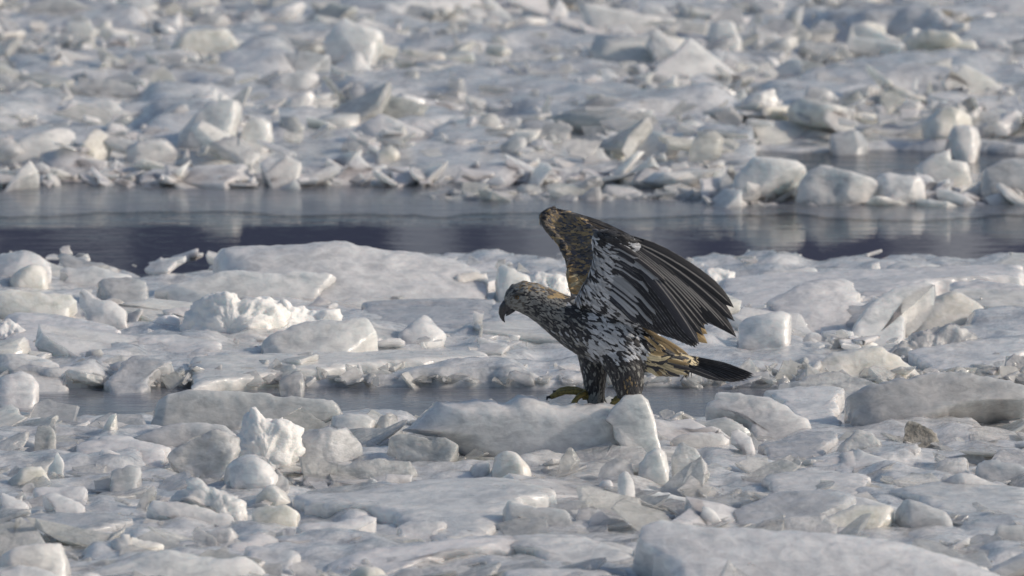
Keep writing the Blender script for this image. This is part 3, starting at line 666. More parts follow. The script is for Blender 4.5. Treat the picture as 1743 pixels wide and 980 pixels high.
FAR = [
('D', [(570,170),(590,110),(630,85),(760,80),(810,105),(820,140),(760,185),(680,195),(590,190)], 204, 66, .3, 'boulder', 'cream', 'ice_boulder', 'big loaf-shaped pale boulder in the far rubble'),
('D', [(750,175),(790,155),(850,180),(900,195),(860,215),(780,212)], 226, 60, .2, 'boulder', 'white', 'ice_chunk', 'bright white lump at the foot of the loaf-shaped boulder'),
('D', [(870,220),(920,185),(1020,165),(1140,185),(1100,218),(1000,232),(890,236)], 244, 44, .2, 'slab', 'grey', 'ice_ledge', 'shaded grey slab beside the loaf-shaped boulder'),
('D', [(520,245),(600,205),(700,200),(800,230),(790,262),(560,268)], 274, 44, .2, 'slab', 'grey', 'ice_ledge', 'grey slab below the loaf-shaped boulder'),
('D', [(430,460),(500,410),(580,380),(625,345),(640,400),(620,470),(540,475)], 484, 56, .16, 'shard', 'grey', 'ice_ledge', 'blue shaded slab forming one wing of the tall white pile'),  # the pile's shaded wing: shade put into the grey ice
('D', [(610,495),(600,430),(640,360),(720,330),(790,320),(825,330),(815,380),(780,450),(720,500),(640,517)], 528, 66, .25, 'slab', 'white', 'ice_block', 'tall bright leaning block of the white pile by the far edge'),
('D', [(780,492),(820,420),(890,370),(915,420),(920,460),(880,497),(820,504)], 516, 66, .2, 'slab', 'white', 'ice_block', 'bright triangular block against the tall leaning block'),
('D', [(410,540),(420,480),(500,460),(600,465),(635,510),(560,532)], 546, 55, .2, 'slab', 'white', 'ice_block', 'white slanting block below the blue shaded slab'),
('D', [(880,535),(910,505),(990,520),(1015,550),(940,582),(870,562)], 590, 55, .2, 'boulder', 'white', 'ice_chunk', 'white rounded chunk at the far edge beside the white pile'),
('D', [(1180,430),(1270,380),(1380,390),(1460,420),(1440,460),(1360,502),(1280,482),(1220,460)], 508, 50, .22, 'slab', 'white', 'ice_ledge', 'broad white slab with a cream peak in the far rubble'),
('D', [(1265,388),(1290,350),(1330,375),(1320,398)], 404, 66, .12, 'slab', 'cream', 'ice_chunk', 'small cream peak on top of the broad white slab'),
('E', [(750,640),(770,590),(800,560),(830,525),(900,525),(1010,540),(1010,570),(960,610),(870,627),(810,637)], 646, 60, .24, 'slab', 'white', 'ice_block', 'end block of the row of ice standing in the wide channel'),
('E', [(990,642),(1010,590),(1090,530),(1180,560),(1240,600),(1200,642),(1080,647)], 651, 60, .24, 'rough', 'white', 'ice_block', 'bulky rounded block of the row standing in the wide channel'),
('E', [(1230,605),(1290,580),(1390,590),(1410,632),(1280,642)], 648, 55, .2, 'rough', 'white', 'ice_block', 'low rounded block of the row standing in the wide channel'),
('E', [(1380,565),(1440,520),(1495,500),(1500,540),(1550,550),(1560,585),(1480,602),(1400,602)], 614, 60, .2, 'slab', 'white', 'ice_block', 'peaked white block of the row standing in the wide channel'),
('E', [(1600,622),(1600,570),(1680,540),(1800,530),(1800,627),(1660,632)], 638, 60, .2, 'slab', 'grey', 'ice_block', 'greyish block with a slanting edge of the row in the channel'),
('E', [(1435,58),(1440,25),(1480,20),(1560,50),(1640,60),(1680,72),(1600,87),(1500,84)], 94, 66, .25, 'boulder', 'dirty', 'ice_ledge', 'dark brown log-like slab at the back of the far rubble'),
('E', [(1120,112),(1150,80),(1240,60),(1285,75),(1280,97),(1200,114)], 122, 60, .2, 'slab', 'cream', 'ice_ledge', 'tan edged slab beside the dark brown log-like slab'),
('E', [(1000,95),(1030,45),(1080,50),(1110,90),(1060,108)], 114, 62, .2, 'rough', 'frost', 'ice_chunk', 'frosted chunk beside the tan edged slab'),
('E', [(790,325),(840,300),(905,290),(920,347),(870,362),(780,354)], 368, 66, .2, 'slab', 'white', 'ice_block', 'upright bright block with ribbed front in the far rubble'),
('E', [(1570,-10),(1640,-25),(1850,-25),(1850,50),(1660,57)], 64, 16, .2, 'slab', 'white', 'ice_ledge', 'smooth pale floe behind the dark brown log-like slab'),
('E', [(230,362),(240,310),(300,300),(420,320),(580,340),(560,362),(400,372)], 380, 50, .2, 'slab', 'grey', 'ice_ledge', 'long shaded grey slab with a blunt end in the far rubble'),
]
FAR_PLAIN = [
('D', [(620,335),(660,300),(780,300),(760,342),(680,352)], 358, 50, 'slab', 'white'),
('D', [(1270,505),(1310,475),(1350,510),(1350,542),(1280,544)], 550, 62, 'slab', 'cream'),
('D', [(130,395),(200,310),(280,330),(380,315),(420,370),(600,352),(500,402),(300,422)], 430, 40, 'boulder', 'white'),
('D', [(-20,525),(20,480),(100,440),(230,410),(265,440),(270,492),(200,522),(60,537)], 546, 46, 'boulder', 'white'),
('D', [(-10,602),(110,530),(130,567),(60,592)], 606, 50, 'slab', 'white'),
('D', [(320,65),(350,20),(500,30),(550,52),(450,68)], 76, 46, 'slab', 'grey'),  # shade is put into this one's grey ice
('D', [(560,75),(610,40),(617,82),(570,102)], 108, 66, 'slab', 'white'),
('D', [(620,65),(700,25),(780,60),(700,82)], 90, 55, 'slab', 'grey'),
('D', [(960,335),(1060,300),(1072,332),(980,354)], 362, 50, 'slab', 'white'),
('D', [(900,270),(1000,225),(1085,245),(1060,292),(920,304)], 310, 44, 'slab', 'white'),
('D', [(1080,125),(1160,60),(1290,110),(1230,212),(1180,182),(1100,182)], 218, 50, 'slab', 'white'),
('D', [(1290,305),(1400,290),(1440,310),(1420,382),(1330,374)], 390, 55, 'boulder', 'white'),
('E', [(480,145),(485,80),(520,75),(570,130),(620,180),(560,217),(510,197)], 224, 60, 'shard', 'white'),
('E', [(680,125),(700,70),(770,60),(795,130),(750,162)], 168, 62, 'slab', 'white'),
('E', [(240,195),(270,160),(305,190),(290,208)], 212, 60, 'slab', 'white'),
('E', [(340,524),(350,470),(400,460),(405,527),(370,534)], 538, 70, 'slab', 'cream'),
('E', [(510,445),(540,390),(600,375),(680,420),(800,430),(820,472),(600,484)], 494, 50, 'boulder', 'white'),
('E', [(1080,445),(1140,410),(1220,440),(1200,472),(1100,468)], 478, 50, 'boulder', 'grey'),
('E', [(1220,395),(1260,370),(1340,385),(1342,422),(1260,424)], 428, 60, 'boulder', 'white'),
('E', [(1380,365),(1500,340),(1580,370),(1587,412),(1500,404),(1400,404)], 424, 50, 'boulder', 'cream'),
('E', [(1480,475),(1500,420),(1580,410),(1600,472),(1550,497)], 504, 60, 'slab', 'white'),
('E', [(1060,215),(1110,190),(1180,210),(1200,252),(1120,262)], 268, 55, 'boulder', 'cream'),
('E', [(960,342),(1010,290),(1080,300),(1140,330),(1000,347)], 350, 50, 'slab', 'grey'),
('E', [(80,475),(220,430),(230,472),(150,487)], 494, 50, 'slab', 'cream'),
('E', [(1330,135),(1370,90),(1420,120),(1400,162),(1340,167)], 174, 60, 'slab', 'white'),
('E', [(1540,155),(1600,110),(1700,120),(1720,192),(1600,194)], 200, 50, 'boulder', 'white'),
('E', [(1220,312),(1270,260),(1290,312)], 318, 66, 'shard', 'white'),
('E', [(1290,314),(1390,240),(1392,312)], 320, 66, 'slab', 'white'),
]
for a in NEAR + MID:
    o = traced(*a, group='broken ice along the narrow channel')
    if 'eagle stands' in a[8] and a[7] == 'ice_block': PERCH = o
for a in FAR:
    if a[0] == 'E' and a[2] > 600:                        # the row standing in the channel: shoulder to shoulder
        m = sum(p[0] for p in a[1]) / len(a[1])
        a = (a[0], [(m + (x - m) * 1.12, y) for x, y in a[1]]) + a[2:]
    traced(*a, group='broken ice beyond the wide channel')
for tl, pts, base, ang, st, mt in FAR_PLAIN:
    traced(tl, pts, base, ang, .2, st, mt, 'ice_chunk', {'white': 'white', 'grey': 'greyish', 'cream': 'cream tinted'}[mt] + (' rounded' if st == 'boulder' else ' angular') + ' block of ice' + FARL, FARG)

# ---- loose pieces: a soft polyhedron on a sphere
def ico(sub):
    bm = bmesh.new()
    bmesh.ops.create_icosphere(bm, subdivisions=sub, radius=1.0)
    v = np.array([x.co[:] for x in bm.verts]); f = np.array([[q.index for q in p.verts] for p in bm.faces])
    bm.free()
    return v, f
ICO = {k: ico(k) for k in (2, 3, 4)}

def turn(r, V, up):
    rz = r.uniform(0, 6.28); tx, ty = r.normal(0.10 + up * .6, 0.12 + up), r.normal(0, 0.12 + up)
    V = V @ np.array(Matrix.Rotation(rz, 3, 'Z')).T
    return V @ np.array(Matrix.Rotation(tx, 3, 'X')).T @ np.array(Matrix.Rotation(ty, 3, 'Y')).T

def piece(r, size, flat, sharp, sub, up=0.0):
    """irregular worn lump"""
    D, F = ICO[sub]
    npl = r.integers(6, 10)
    n = r.normal(size=(npl, 3)); n /= np.linalg.norm(n, axis=1)[:, None]
    n = np.vstack([n, [[0, 0, 1], [0, 0, -1]]])
    h = np.r_[r.uniform(0.5, 1.0, npl), 0.75, 0.75]
    q = np.maximum(D @ n.T, 0) / h
    rad = (q ** sharp).sum(1) ** (-1 / sharp)
    V = D * np.minimum(rad, 1.6)[:, None]
    V = V * np.array([r.uniform(.8, 1.7), r.uniform(.7, 1.2), flat])
    sd = int(r.integers(999)); o = r.uniform(0, 50)
    V = V * (1 + 0.30 * fbm(V * 1.6 + o, 3 if sub < 4 else 5, sd, gain=0.55))[:, None]
    return turn(r, V * size * 0.5, up), F

def plate(r, size, up, sub=1, tk=(.08, .26)):
    """broken slab: ragged polygon with its own thickness, chipped rim"""
    K = int(r.integers(5, 9)) * (2 if sub == 1 else 5)
    nc = K // (2 if sub == 1 else 5)
    a = np.sort(r.uniform(0, 6.283, nc) * 0.35 + np.arange(nc) * 6.283 / nc * 1.0)
    cr = r.uniform(0.65, 1.1, nc)
    C = np.stack([np.cos(a) * cr * r.uniform(.9, 1.6), np.sin(a) * cr], 1)
    m = K // nc
    B = np.vstack([C[i] + (C[(i + 1) % nc] - C[i]) * (j / m) + (r.normal(0, 0.05, 2) if j else 0) for i in range(nc) for j in range(m)])
    t = r.uniform(*tk)
    g = r.normal(0, 0.10, 2)
    inset = r.uniform(.86, .97)
    rings = []
    for sc, z, jt in ((inset * .5, t * 1.06, .02), (inset, t, .04), (1.0, t * r.uniform(.3, .8), .05), (r.uniform(.85, 1.02), -t * .5, .05), (.7, -t, .03)):
        R = B * sc + r.normal(0, jt * 0.5, B.shape)
        rings.append(np.c_[R, z + R @ g + r.normal(0, jt * .35, len(R))])
    V = np.vstack(rings + [[[0, 0, t * 1.05]], [[0, 0, -t]]])
    k = np.arange(K); k2 = (k + 1) % K
    F = []
    for j in range(4):
        p, q = j * K, j * K + K
        F += [np.stack([p + k, q + k, q + k2], 1), np.stack([p + k, q + k2, p + k2], 1)]
    F += [np.stack([np.full(K, 5 * K), k, k2], 1), np.stack([np.full(K, 5 * K + 1), 4 * K + k2, 4 * K + k], 1)]
    return turn(r, V * size * 0.5, up), np.vstack(F)

def scatter_stuff(name, label, mat, n, xr, yr, smin, smax, zb, seed, sub=2, up=0.15, keep=None, plates=0.82, tk=(.08, .26)):
    r = np.random.default_rng(seed)
    VV, FF, TT, SM, off = [], [], [], [], 0
    for _ in range(n):
        x, y = r.uniform(*xr), r.uniform(*yr)
        if keep and not keep(x, y, r): continue
        s = smin * (smax / smin) ** (r.random() ** 1.9)
        isp = r.random() < plates
        V, F = plate(r, s * 1.25, up, 1, tk) if isp else piece(r, s, r.uniform(.3, .7), r.choice([8, 14, 40]), sub, up)
        V = V + np.array([x, y, zb + s * r.uniform(-0.12, 0.08)])
        SM.append(np.full(len(F), (not isp) and r.random() < 0.8))
        g = r.uniform(0.88, 1.06)
        VV.append(V); FF.append(F + off); off += len(V)
        TT.append(np.full((len(V), 3), g) * np.array([1, 1, r.uniform(.94, 1.03)]))
    if not VV: return
    F = np.vstack(FF)
    sm = np.concatenate(SM)
    o = mesh_obj(name, np.vstack(VV), F, MAT[mat], tint=np.vstack(TT), smooth=sm.tolist())
    tag(o, label, 'rubble', None, 'stuff')
    return o

def patchy(th, f, seed):
    def k(x, y, r):
        return pnoise(np.array([[x * f, y * f * 0.6, seed]]), seed)[0] > th + r.normal(0, 0.06)
    return k

def near_ok(x, y, r):
    lim = 39.15 if x < -1.15 else 39.3
    return y < lim and abs(x) < y * 0.055 and (r.random() < 0.12 or not covered(x, y))
def mid_ok(x, y, r):
    return abs(x) < y * 0.055 and pnoise(np.array([[x * 1.6, y, 3.3]]), 4)[0] > -0.12 and (r.random() < 0.1 or not covered(x, y))
def far_ok(x, y, r):
    edge = 48.85 if x > 0.95 else 47.6
    return abs(x) < y * 0.058 and (r.random() < 0.2 or not covered(x, y)) and y > edge + 0.2 * pnoise(np.array([[x * 2, 0, 1.3]]), 4)[0]

# individually countable loose pieces
HUE = {'white': 'white', 'grey': 'greyish', 'cream': 'cream tinted', 'frost': 'frosted', 'snow': 'snowy', 'clear': 'glassy'}
def look(mt, flat): return HUE[str(mt)] + (' flat slab of ice' if flat else ' lump of ice')
def loose(n, ok, xr, yr, smin, smax, seed, label, group, mats, zb, up):
    r = np.random.default_rng(seed)
    done = 0
    while done < n:
        x, y = r.uniform(*xr), r.uniform(*yr)
        if not ok(x, y, r): continue
        s = smin * (smax / smin) ** (r.random() ** 1.5)
        isp = r.random() < 0.75
        V, F = plate(r, s * 1.3, up, 2) if isp else piece(r, s, r.uniform(.3, .7), r.choice([7, 12, 30]), 4, up)
        mt = r.choice(mats)
        o = mesh_obj('ice_chunk', V, F, MAT[mt], tint=np.full((len(V), 3), r.uniform(.92, 1.05)), smooth=not isp)
        o.location = (x, y, zb + s * r.uniform(-0.12, 0.05))
        tag(o, look(mt, isp) + label, 'ice chunk', group)
        done += 1
loose(22, near_ok, (-2.1, 2.1), (34.6, 39.2), .10, .24, 5, ' lying loose among the nearer slabs', 'loose nearer chunks', ['white', 'white', 'grey', 'frost', 'cream'], 0.03, 0.10)
loose(12, mid_ok, (-2.2, 2.2), (40.5, 43.8), .10, .26, 6, ' lying loose on the floes behind the narrow channel', 'loose chunks behind the narrow channel', ['white', 'white', 'snow', 'grey'], 0.06, 0.05)
loose(80, far_ok, (-3.2, 3.2), (47.6, 58), .12, .30, 7, FARL, FARG, ['white', 'white', 'white', 'grey', 'frost', 'cream'], 0.09, 0.2)

scatter_stuff('ice_rubble', 'small frosted rubble filling the gaps between the nearer slabs', 'frost', 1300, (-2.6, 2.6), (33.6, 39.3), .03, .12, .02, 101, 2, .10, near_ok)
scatter_stuff('ice_rubble', 'small white rubble strewn between the nearer slabs', 'white', 1000, (-2.6, 2.6), (33.6, 39.3), .03, .13, .02, 102, 2, .10, near_ok)
scatter_stuff('ice_splinters', 'small clear splinters glinting among the nearer slabs', 'clear', 2600, (-2.6, 2.6), (33.6, 39.3), .015, .075, .03, 103, 2, .22, near_ok)
scatter_stuff('ice_rubble', 'small white rubble on the floes behind the narrow channel', 'white', 500, (-2.8, 2.8), (40.4, 44.3), .03, .14, .055, 104, 2, .1, mid_ok)
scatter_stuff('ice_splinters', 'crumbled clear ice along the edge of the narrow channel', 'clear', 450, (-2.6, 2.6), (40.30, 40.55), .02, .09, .03, 105, 2, .3)
scatter_stuff('ice_rubble', 'crumbled frosted ice along the edge of the narrow channel', 'frost', 420, (-2.6, 2.6), (40.32, 40.7), .03, .12, .03, 106, 2, .25)
scatter_stuff('ice_rubble', 'white rubble covering the far ice field', 'white', 3200, (-4.4, 4.4), (47.7, 70), .06, .26, .10, 107, 2, .12, far_ok)
scatter_stuff('ice_rubble', 'frosted rubble covering the far ice field', 'frost', 1800, (-4.4, 4.4), (47.6, 70), .05, .22, .11, 108, 2, .12, far_ok)
scatter_stuff('ice_rubble', 'grey rubble covering the far ice field', 'grey', 900, (-4.4, 4.4), (47.7, 70), .06, .26, .10, 109, 2, .12, far_ok)
scatter_stuff('ice_splinters', 'clear splinters glinting over the far ice field', 'clear', 1400, (-4.0, 4.0), (47.5, 64), .04, .14, .12, 110, 2, .4, far_ok)
scatter_stuff('ice_splinters', 'thin crumbled ice floating along the row of blocks in the wide channel', 'white', 420, (0.75, 3.2), (46.55, 46.95), .04, .20, .0, 111, 2, .15)
scatter_stuff('ice_splinters', 'thin crumbled ice drifting in the wide channel near its far edge', 'frost', 260, (-0.3, 1.1), (46.75, 47.05), .03, .13, .0, 112, 2, .10)
scatter_stuff('ice_rubble', 'crumbled ice banked along the far edge of the wide channel', 'white', 420, (-3.2, 0.95), (47.25, 47.75), .05, .24, .02, 113, 2, .15)

scatter_stuff('ice_rubble', 'thin overlapping plates frozen into the nearer ice', 'white', 150, (-2.6, 2.6), (33.6, 39.1), .16, .42, .005, 121, 2, .02, near_ok, plates=1.0)
scatter_stuff('ice_rubble', 'thin overlapping plates frozen into the floes behind the narrow channel', 'white', 60, (-2.8, 2.8), (40.7, 43.9), .2, .55, .03, 122, 2, .0, mid_ok, plates=1.0)
scatter_stuff('ice_rubble', 'overlapping plates frozen into the far ice field', 'white', 800, (-4.4, 4.4), (48.0, 70), .15, .38, .03, 123, 2, .10, far_ok, plates=1.0)

def near_any(x, y, r):
    return y < (39.1 if x < -1.15 else 39.25) and abs(x) < y * 0.055 and (r.random() < 0.3 or not covered(x, y))
scatter_stuff('ice_splinters', 'thin glassy plates stacked and tilted between the nearer slabs', 'frost', 900, (-2.4, 2.4), (33.8, 39.2), .09, .26, .035, 131, 2, .05, near_any, plates=1.0, tk=(.03, .08))
scatter_stuff('ice_splinters', 'thin clear plates tilted between the nearer slabs', 'clear', 600, (-2.4, 2.4), (33.8, 39.2), .07, .20, .04, 132, 2, .08, near_any, plates=1.0, tk=(.03, .08))

scatter_stuff('ice_splinters', 'tiny clear splinters glinting on the floes behind the narrow channel', 'clear', 500, (-2.6, 2.6), (40.5, 44.0), .012, .05, .06, 141, 2, .4, mid_ok)

# ------------------------------------------------------------------ the eagle
EY = 38.27
PPM = F_PX / 38.6
def E(px, py, dy=0.0): return at_depth(px, py, EY + dy)
def proj(P):
    x, y, z = P[:, 0], P[:, 1], P[:, 2] - CAM_H
    d = y * CP - z * SP
    return CX + F_PX * x / d, CY - F_PX * (y * SP + z * CP) / d
FOOT = E(1015, 688, 0.0)

def feather_mat(name, edge=(0.34, 0.32, 0.30), shaft=(0.42, 0.40, 0.38), ew=0.80, amt=0.8, bars=0.0):
    m, nt, b = new_mat(name)
    L = nt.links
    at = N(nt, 'ShaderNodeAttribute', attribute_name='tint')
    uv = N(nt, 'ShaderNodeUVMap')
    sp = N(nt, 'ShaderNodeSeparateXYZ')
    L.new(uv.outputs[0], sp.inputs[0])
    c = N(nt, 'ShaderNodeMath', operation='SUBTRACT'); c.inputs[1].default_value = 0.5
    L.new(sp.outputs['X'], c.inputs[0])
    a = N(nt, 'ShaderNodeMath', operation='ABSOLUTE'); L.new(c.outputs[0], a.inputs[0])
    a2 = N(nt, 'ShaderNodeMath', operation='MULTIPLY'); a2.inputs[1].default_value = 2.0
    L.new(a.outputs[0], a2.inputs[0])
    mp = N(nt, 'ShaderNodeMapping'); mp.inputs['Scale'].default_value = (9.0, 2.0, 1.0)
    L.new(uv.outputs[0], mp.inputs['Vector'])
    nz = N(nt, 'ShaderNodeTexNoise', Scale=2.2, Detail=4.0, Roughness=0.6)
    geo = N(nt, 'ShaderNodeNewGeometry')
    add = N(nt, 'ShaderNodeVectorMath', operation='MULTIPLY_ADD')
    add.inputs[1].default_value = (23.0, 17.0, 29.0)
    L.new(geo.outputs['Position'], add.inputs[0]); L.new(mp.outputs[0], add.inputs[2])
    L.new(add.outputs[0], nz.inputs['Vector'])
    # pale rim and quill, broken up
    e = N(nt, 'ShaderNodeMapRange', interpolation_type='SMOOTHSTEP')
    e.inputs[1].default_value = ew; e.inputs[2].default_value = 1.0
    L.new(a2.outputs[0], e.inputs[0])
    s = N(nt, 'ShaderNodeMapRange', interpolation_type='SMOOTHSTEP')
    s.inputs[1].default_value = 0.04; s.inputs[2].default_value = 0.12
    s.inputs[3].default_value = 1.0; s.inputs[4].default_value = 0.0
    L.new(a2.outputs[0], s.inputs[0])
    nr = N(nt, 'ShaderNodeMapRange')
    nr.inputs[1].default_value = 0.38; nr.inputs[2].default_value = 0.6; nr.inputs[4].default_value = amt
    L.new(nz.outputs['Fac'], nr.inputs[0])
    em = N(nt, 'ShaderNodeMath', operation='MULTIPLY'); L.new(e.outputs[0], em.inputs[0]); L.new(nr.outputs[0], em.inputs[1])
    m1 = N(nt, 'ShaderNodeMix', data_type='RGBA'); m1.inputs[7].default_value = (*edge, 1)
    L.new(em.outputs[0], m1.inputs[0]); L.new(at.outputs['Color'], m1.inputs[6])
    sm = N(nt, 'ShaderNodeMath', operation='MULTIPLY'); sm.inputs[1].default_value = amt * 0.8; L.new(s.outputs[0], sm.inputs[0])
    m2 = N(nt, 'ShaderNodeMix', data_type='RGBA'); m2.inputs[7].default_value = (*shaft, 1)
    L.new(sm.outputs[0], m2.inputs[0]); L.new(m1.outputs[2], m2.inputs[6])
    br = N(nt, 'ShaderNodeMapRange'); br.inputs[3].default_value = 0.65; br.inputs[4].default_value = 1.35
    L.new(nz.outputs['Fac'], br.inputs[0])
    vm = N(nt, 'ShaderNodeVectorMath', operation='SCALE')
    L.new(m2.outputs[2], vm.inputs[0]); L.new(br.outputs[0], vm.inputs['Scale'])
    L.new(vm.outputs[0], b.inputs['Base Color'])
    b.inputs['Roughness'].default_value = 0.5
    b.inputs['Specular IOR Level'].default_value = 0.35
    b.inputs['Sheen Weight'].default_value = 0.15
    bp = N(nt, 'ShaderNodeBump', Strength=0.4, Distance=0.003)
    L.new(nz.outputs['Fac'], bp.inputs['Height']); L.new(bp.outputs[0], b.inputs['Normal'])
    return m
MAT['flight'] = feather_mat('flight_feather', edge=(0.30, 0.31, 0.33), ew=0.88, amt=0.7)
MAT['plume'] = feather_mat('body_feather', edge=(0.33, 0.325, 0.32), shaft=(0.06, 0.055, 0.05), ew=0.72, amt=0.5)
def plain(name, col, rough=0.4):
    m, nt, b = new_mat(name)
    geo = N(nt, 'ShaderNodeNewGeometry')
    n = N(nt, 'ShaderNodeTexNoise', Scale=160.0, Detail=4.0)
    nt.links.new(geo.outputs['Position'], n.inputs['Vector'])
    r = ramp(nt, n.outputs['Fac'], [(0.35, tuple(c * 0.55 for c in col)), (0.65, tuple(min(1, c * 1.3) for c in col))])
    nt.links.new(r.outputs[0], b.inputs['Base Color'])
    b.inputs['Roughness'].default_value = rough
    bp = N(nt, 'ShaderNodeBump', Strength=0.5, Distance=0.002)
    nt.links.new(n.outputs['Fac'], bp.inputs['Height']); nt.links.new(bp.outputs[0], b.inputs['Normal'])
    return m
MAT['beak'] = plain('beak_horn', (0.055, 0.055, 0.06), 0.3)
MAT['eye'] = plain('eye', (0.16, 0.10, 0.04), 0.06)
MAT['toe'] = plain('toe_skin', (0.26, 0.20, 0.06), 0.5)
MAT['claw'] = plain('claw_horn', (0.02, 0.02, 0.02), 0.25)

eagle = bpy.data.objects.new('eagle', None)
COL.objects.link(eagle)
eagle.location = tuple(FOOT)
tag(eagle, 'young brown and white mottled eagle with raised wings standing on ice', 'eagle')

def epart(name, V, F, mat, parent=eagle, **kw):
    return mesh_obj(name, np.asarray(V) - FOOT, F, mat, parent, **kw)

def loft(sections, n=20):
    """sections: (px, py, dy, radius in pixels across, radius in pixels towards the viewer)"""
    C = np.array([E(s[0], s[1], s[2]) for s in sections])
    V, F = [], []
    for i, s in enumerate(sections):
        T = C[min(i + 1, len(C) - 1)] - C[max(i - 1, 0)]
        T /= np.linalg.norm(T)
        S = np.array([0, 1.0, 0]) - T * T[1]
        S /= np.linalg.norm(S)
        U = np.cross(T, S)
        a = np.linspace(0, 2 * math.pi, n, endpoint=False)
        V.append(C[i] + np.outer(np.cos(a) * s[3] / PPM, U) + np.outer(np.sin(a) * s[4] / PPM, S))
    for i in range(len(sections) - 1):
        for j in range(n):
            F.append((i * n + j, i * n + (j + 1) % n, (i + 1) * n + (j + 1) % n, (i + 1) * n + j))
    V = np.vstack(V)
    F.append(tuple(range(n))[::-1]); F.append(tuple((len(sections) - 1) * n + j for j in range(n)))
    return V, F

def sheet(Lc, Rc, th, bulge, nu=14, nv=10):
    """thick curved sheet between a leading and a trailing curve, each a list of (px, py, dy)"""
    def curve(c):
        c = np.array(c, float); t = np.linspace(0, 1, len(c)); q = np.linspace(0, 1, nu)
        return np.stack([np.interp(q, t, c[:, k]) for k in range(3)], 1)
    A, B = curve(Lc), curve(Rc)
    fr, bk = [], []
    for i in range(nu):
        for j in range(nv):
            f = j / (nv - 1)
            p = A[i] * (1 - f) + B[i] * f
            b = bulge * 4 * f * (1 - f)
            h = th * (0.35 + 0.65 * math.sqrt(max(0.0, 1 - (2 * f - 1) ** 2))) * (1 - 0.45 * f)
            fr.append(E(p[0], p[1], p[2] - b - h)); bk.append(E(p[0], p[1], p[2] - b + h))
    V = np.vstack([fr, bk]); n = nu * nv; F = []
    for i in range(nu - 1):
        for j in range(nv - 1):
            a = i * nv + j
            F.append((a, a + 1, a + nv + 1, a + nv)); F.append((n + a, n + a + nv, n + a + nv + 1, n + a + 1))
    for i in range(nu - 1):
        for j in (0, nv - 1):
            a = i * nv + j; q = (a, a + nv, n + a + nv, n + a)
            F.append(q if j == 0 else q[::-1])
    for j in range(nv - 1):
        for i in (0, nu - 1):
            a = i * nv + j; q = (a, n + a, n + a + 1, a + 1)
            F.append(q if i == 0 else q[::-1])
    return V, F

parts = [
    loft([(862, 518, 0, 7, 7), (868, 514, 0, 15, 13), (877, 509, 0, 23, 19), (889, 506, 0, 27, 23), (905, 509, 0, 28, 24), (926, 520, 0, 30, 27),
          (952, 536, 0, 35, 33), (977, 548, 0, 44, 42), (1002, 553, 0, 54, 50), (1030, 563, 0, 55, 55), (1058, 577, 0, 50, 54), (1084, 590, 0, 42, 47),
          (1108, 601, 0, 33, 38), (1132, 609, 0, 25, 30), (1156, 614, 0, 16, 24), (1172, 617, 0, 9, 18)], 24),
    loft([(1010, 585, .045, 30, 24), (1012, 612, .05, 26, 24), (1012, 638, .05, 20, 20), (1012, 660, .05, 17, 17), (1014, 678, .05, 14, 13), (1014, 686, .05, 10, 10)], 18),
    loft([(1052, 585, -.045, 40, 26), (1060, 612, -.05, 36, 26), (1067, 636, -.05, 29, 23), (1070, 656, -.05, 25, 20), (1070, 672, -.05, 20, 16), (1066, 684, -.05, 14, 10)], 18),
    sheet([(978, 512, -.06), (990, 492, -.085), (1004, 465, -.11), (1011, 435, -.13), (1008, 410, -.145), (1010, 396, -.15), (1026, 392, -.15)],
          [(1105, 565, -.06), (1108, 540, -.09), (1105, 505, -.11), (1100, 470, -.13), (1098, 440, -.14), (1094, 422, -.145), (1086, 408, -.15)], .022, .02),
    sheet([(972, 500, .05), (966, 478, .07), (964, 445, .10), (951, 415, .13), (931, 394, .16), (919, 376, .18), (919, 362, .19), (936, 354, .20)],
          [(1030, 505, .05), (1026, 480, .05), (1022, 450, .07), (1020, 425, .09), (1018, 405, .11), (1010, 388, .13), (990, 372, .15), (966, 361, .18)], .02, -.035),
]
VV, FF, off = [], [], 0
for V, F in parts:
    VV.append(V); FF += [tuple(i + off for i in f) for f in F]; off += len(V)
me = bpy.data.meshes.new('eagle_raw')
me.from_pydata([tuple(v) for v in np.vstack(VV)], [], FF)
bm = bmesh.new(); bm.from_mesh(me)
bmesh.ops.recalc_face_normals(bm, faces=bm.faces)
bm.to_mesh(me); bm.free()
raw = bpy.data.objects.new('eagle_raw', me)
COL.objects.link(raw)
md = raw.modifiers.new('r', 'REMESH'); md.mode = 'VOXEL'; md.voxel_size = 0.0045
ms = raw.modifiers.new('s', 'SMOOTH'); ms.factor = 0.5; ms.iterations = 6
dg = bpy.context.evaluated_depsgraph_get()
bmesh_me = bpy.data.meshes.new_from_object(raw.evaluated_get(dg))
bpy.data.objects.remove(raw)
nvb = len(bmesh_me.vertices)
BV = np.empty(nvb * 3); bmesh_me.vertices.foreach_get('co', BV); BV = BV.reshape(-1, 3)
BN = np.empty(nvb * 3); bmesh_me.vertices.foreach_get('normal', BN); BN = BN.reshape(-1, 3)
BF = [tuple(p.vertices) for p in bmesh_me.polygons]

DARK = np.array((0.017, 0.018, 0.024)); MIDB = np.array((0.10, 0.085, 0.07)); LIGHT = np.array((0.56, 0.58, 0.62))
TAN = np.array((0.46, 0.33, 0.17)); CREAM = np.array((0.66, 0.56, 0.36)); GREYF = np.array((0.30, 0.30, 0.285))

def pick(r, pairs):
    x = r.random()
    for w, c in pairs:
        x -= w
        if x < 0: break
    return (c * (0.70 + 0.5 * r.random()) if c[0] > .15 else c * (0.75 + 0.5 * r.random()) + 0.05 * r.random() ** 3)

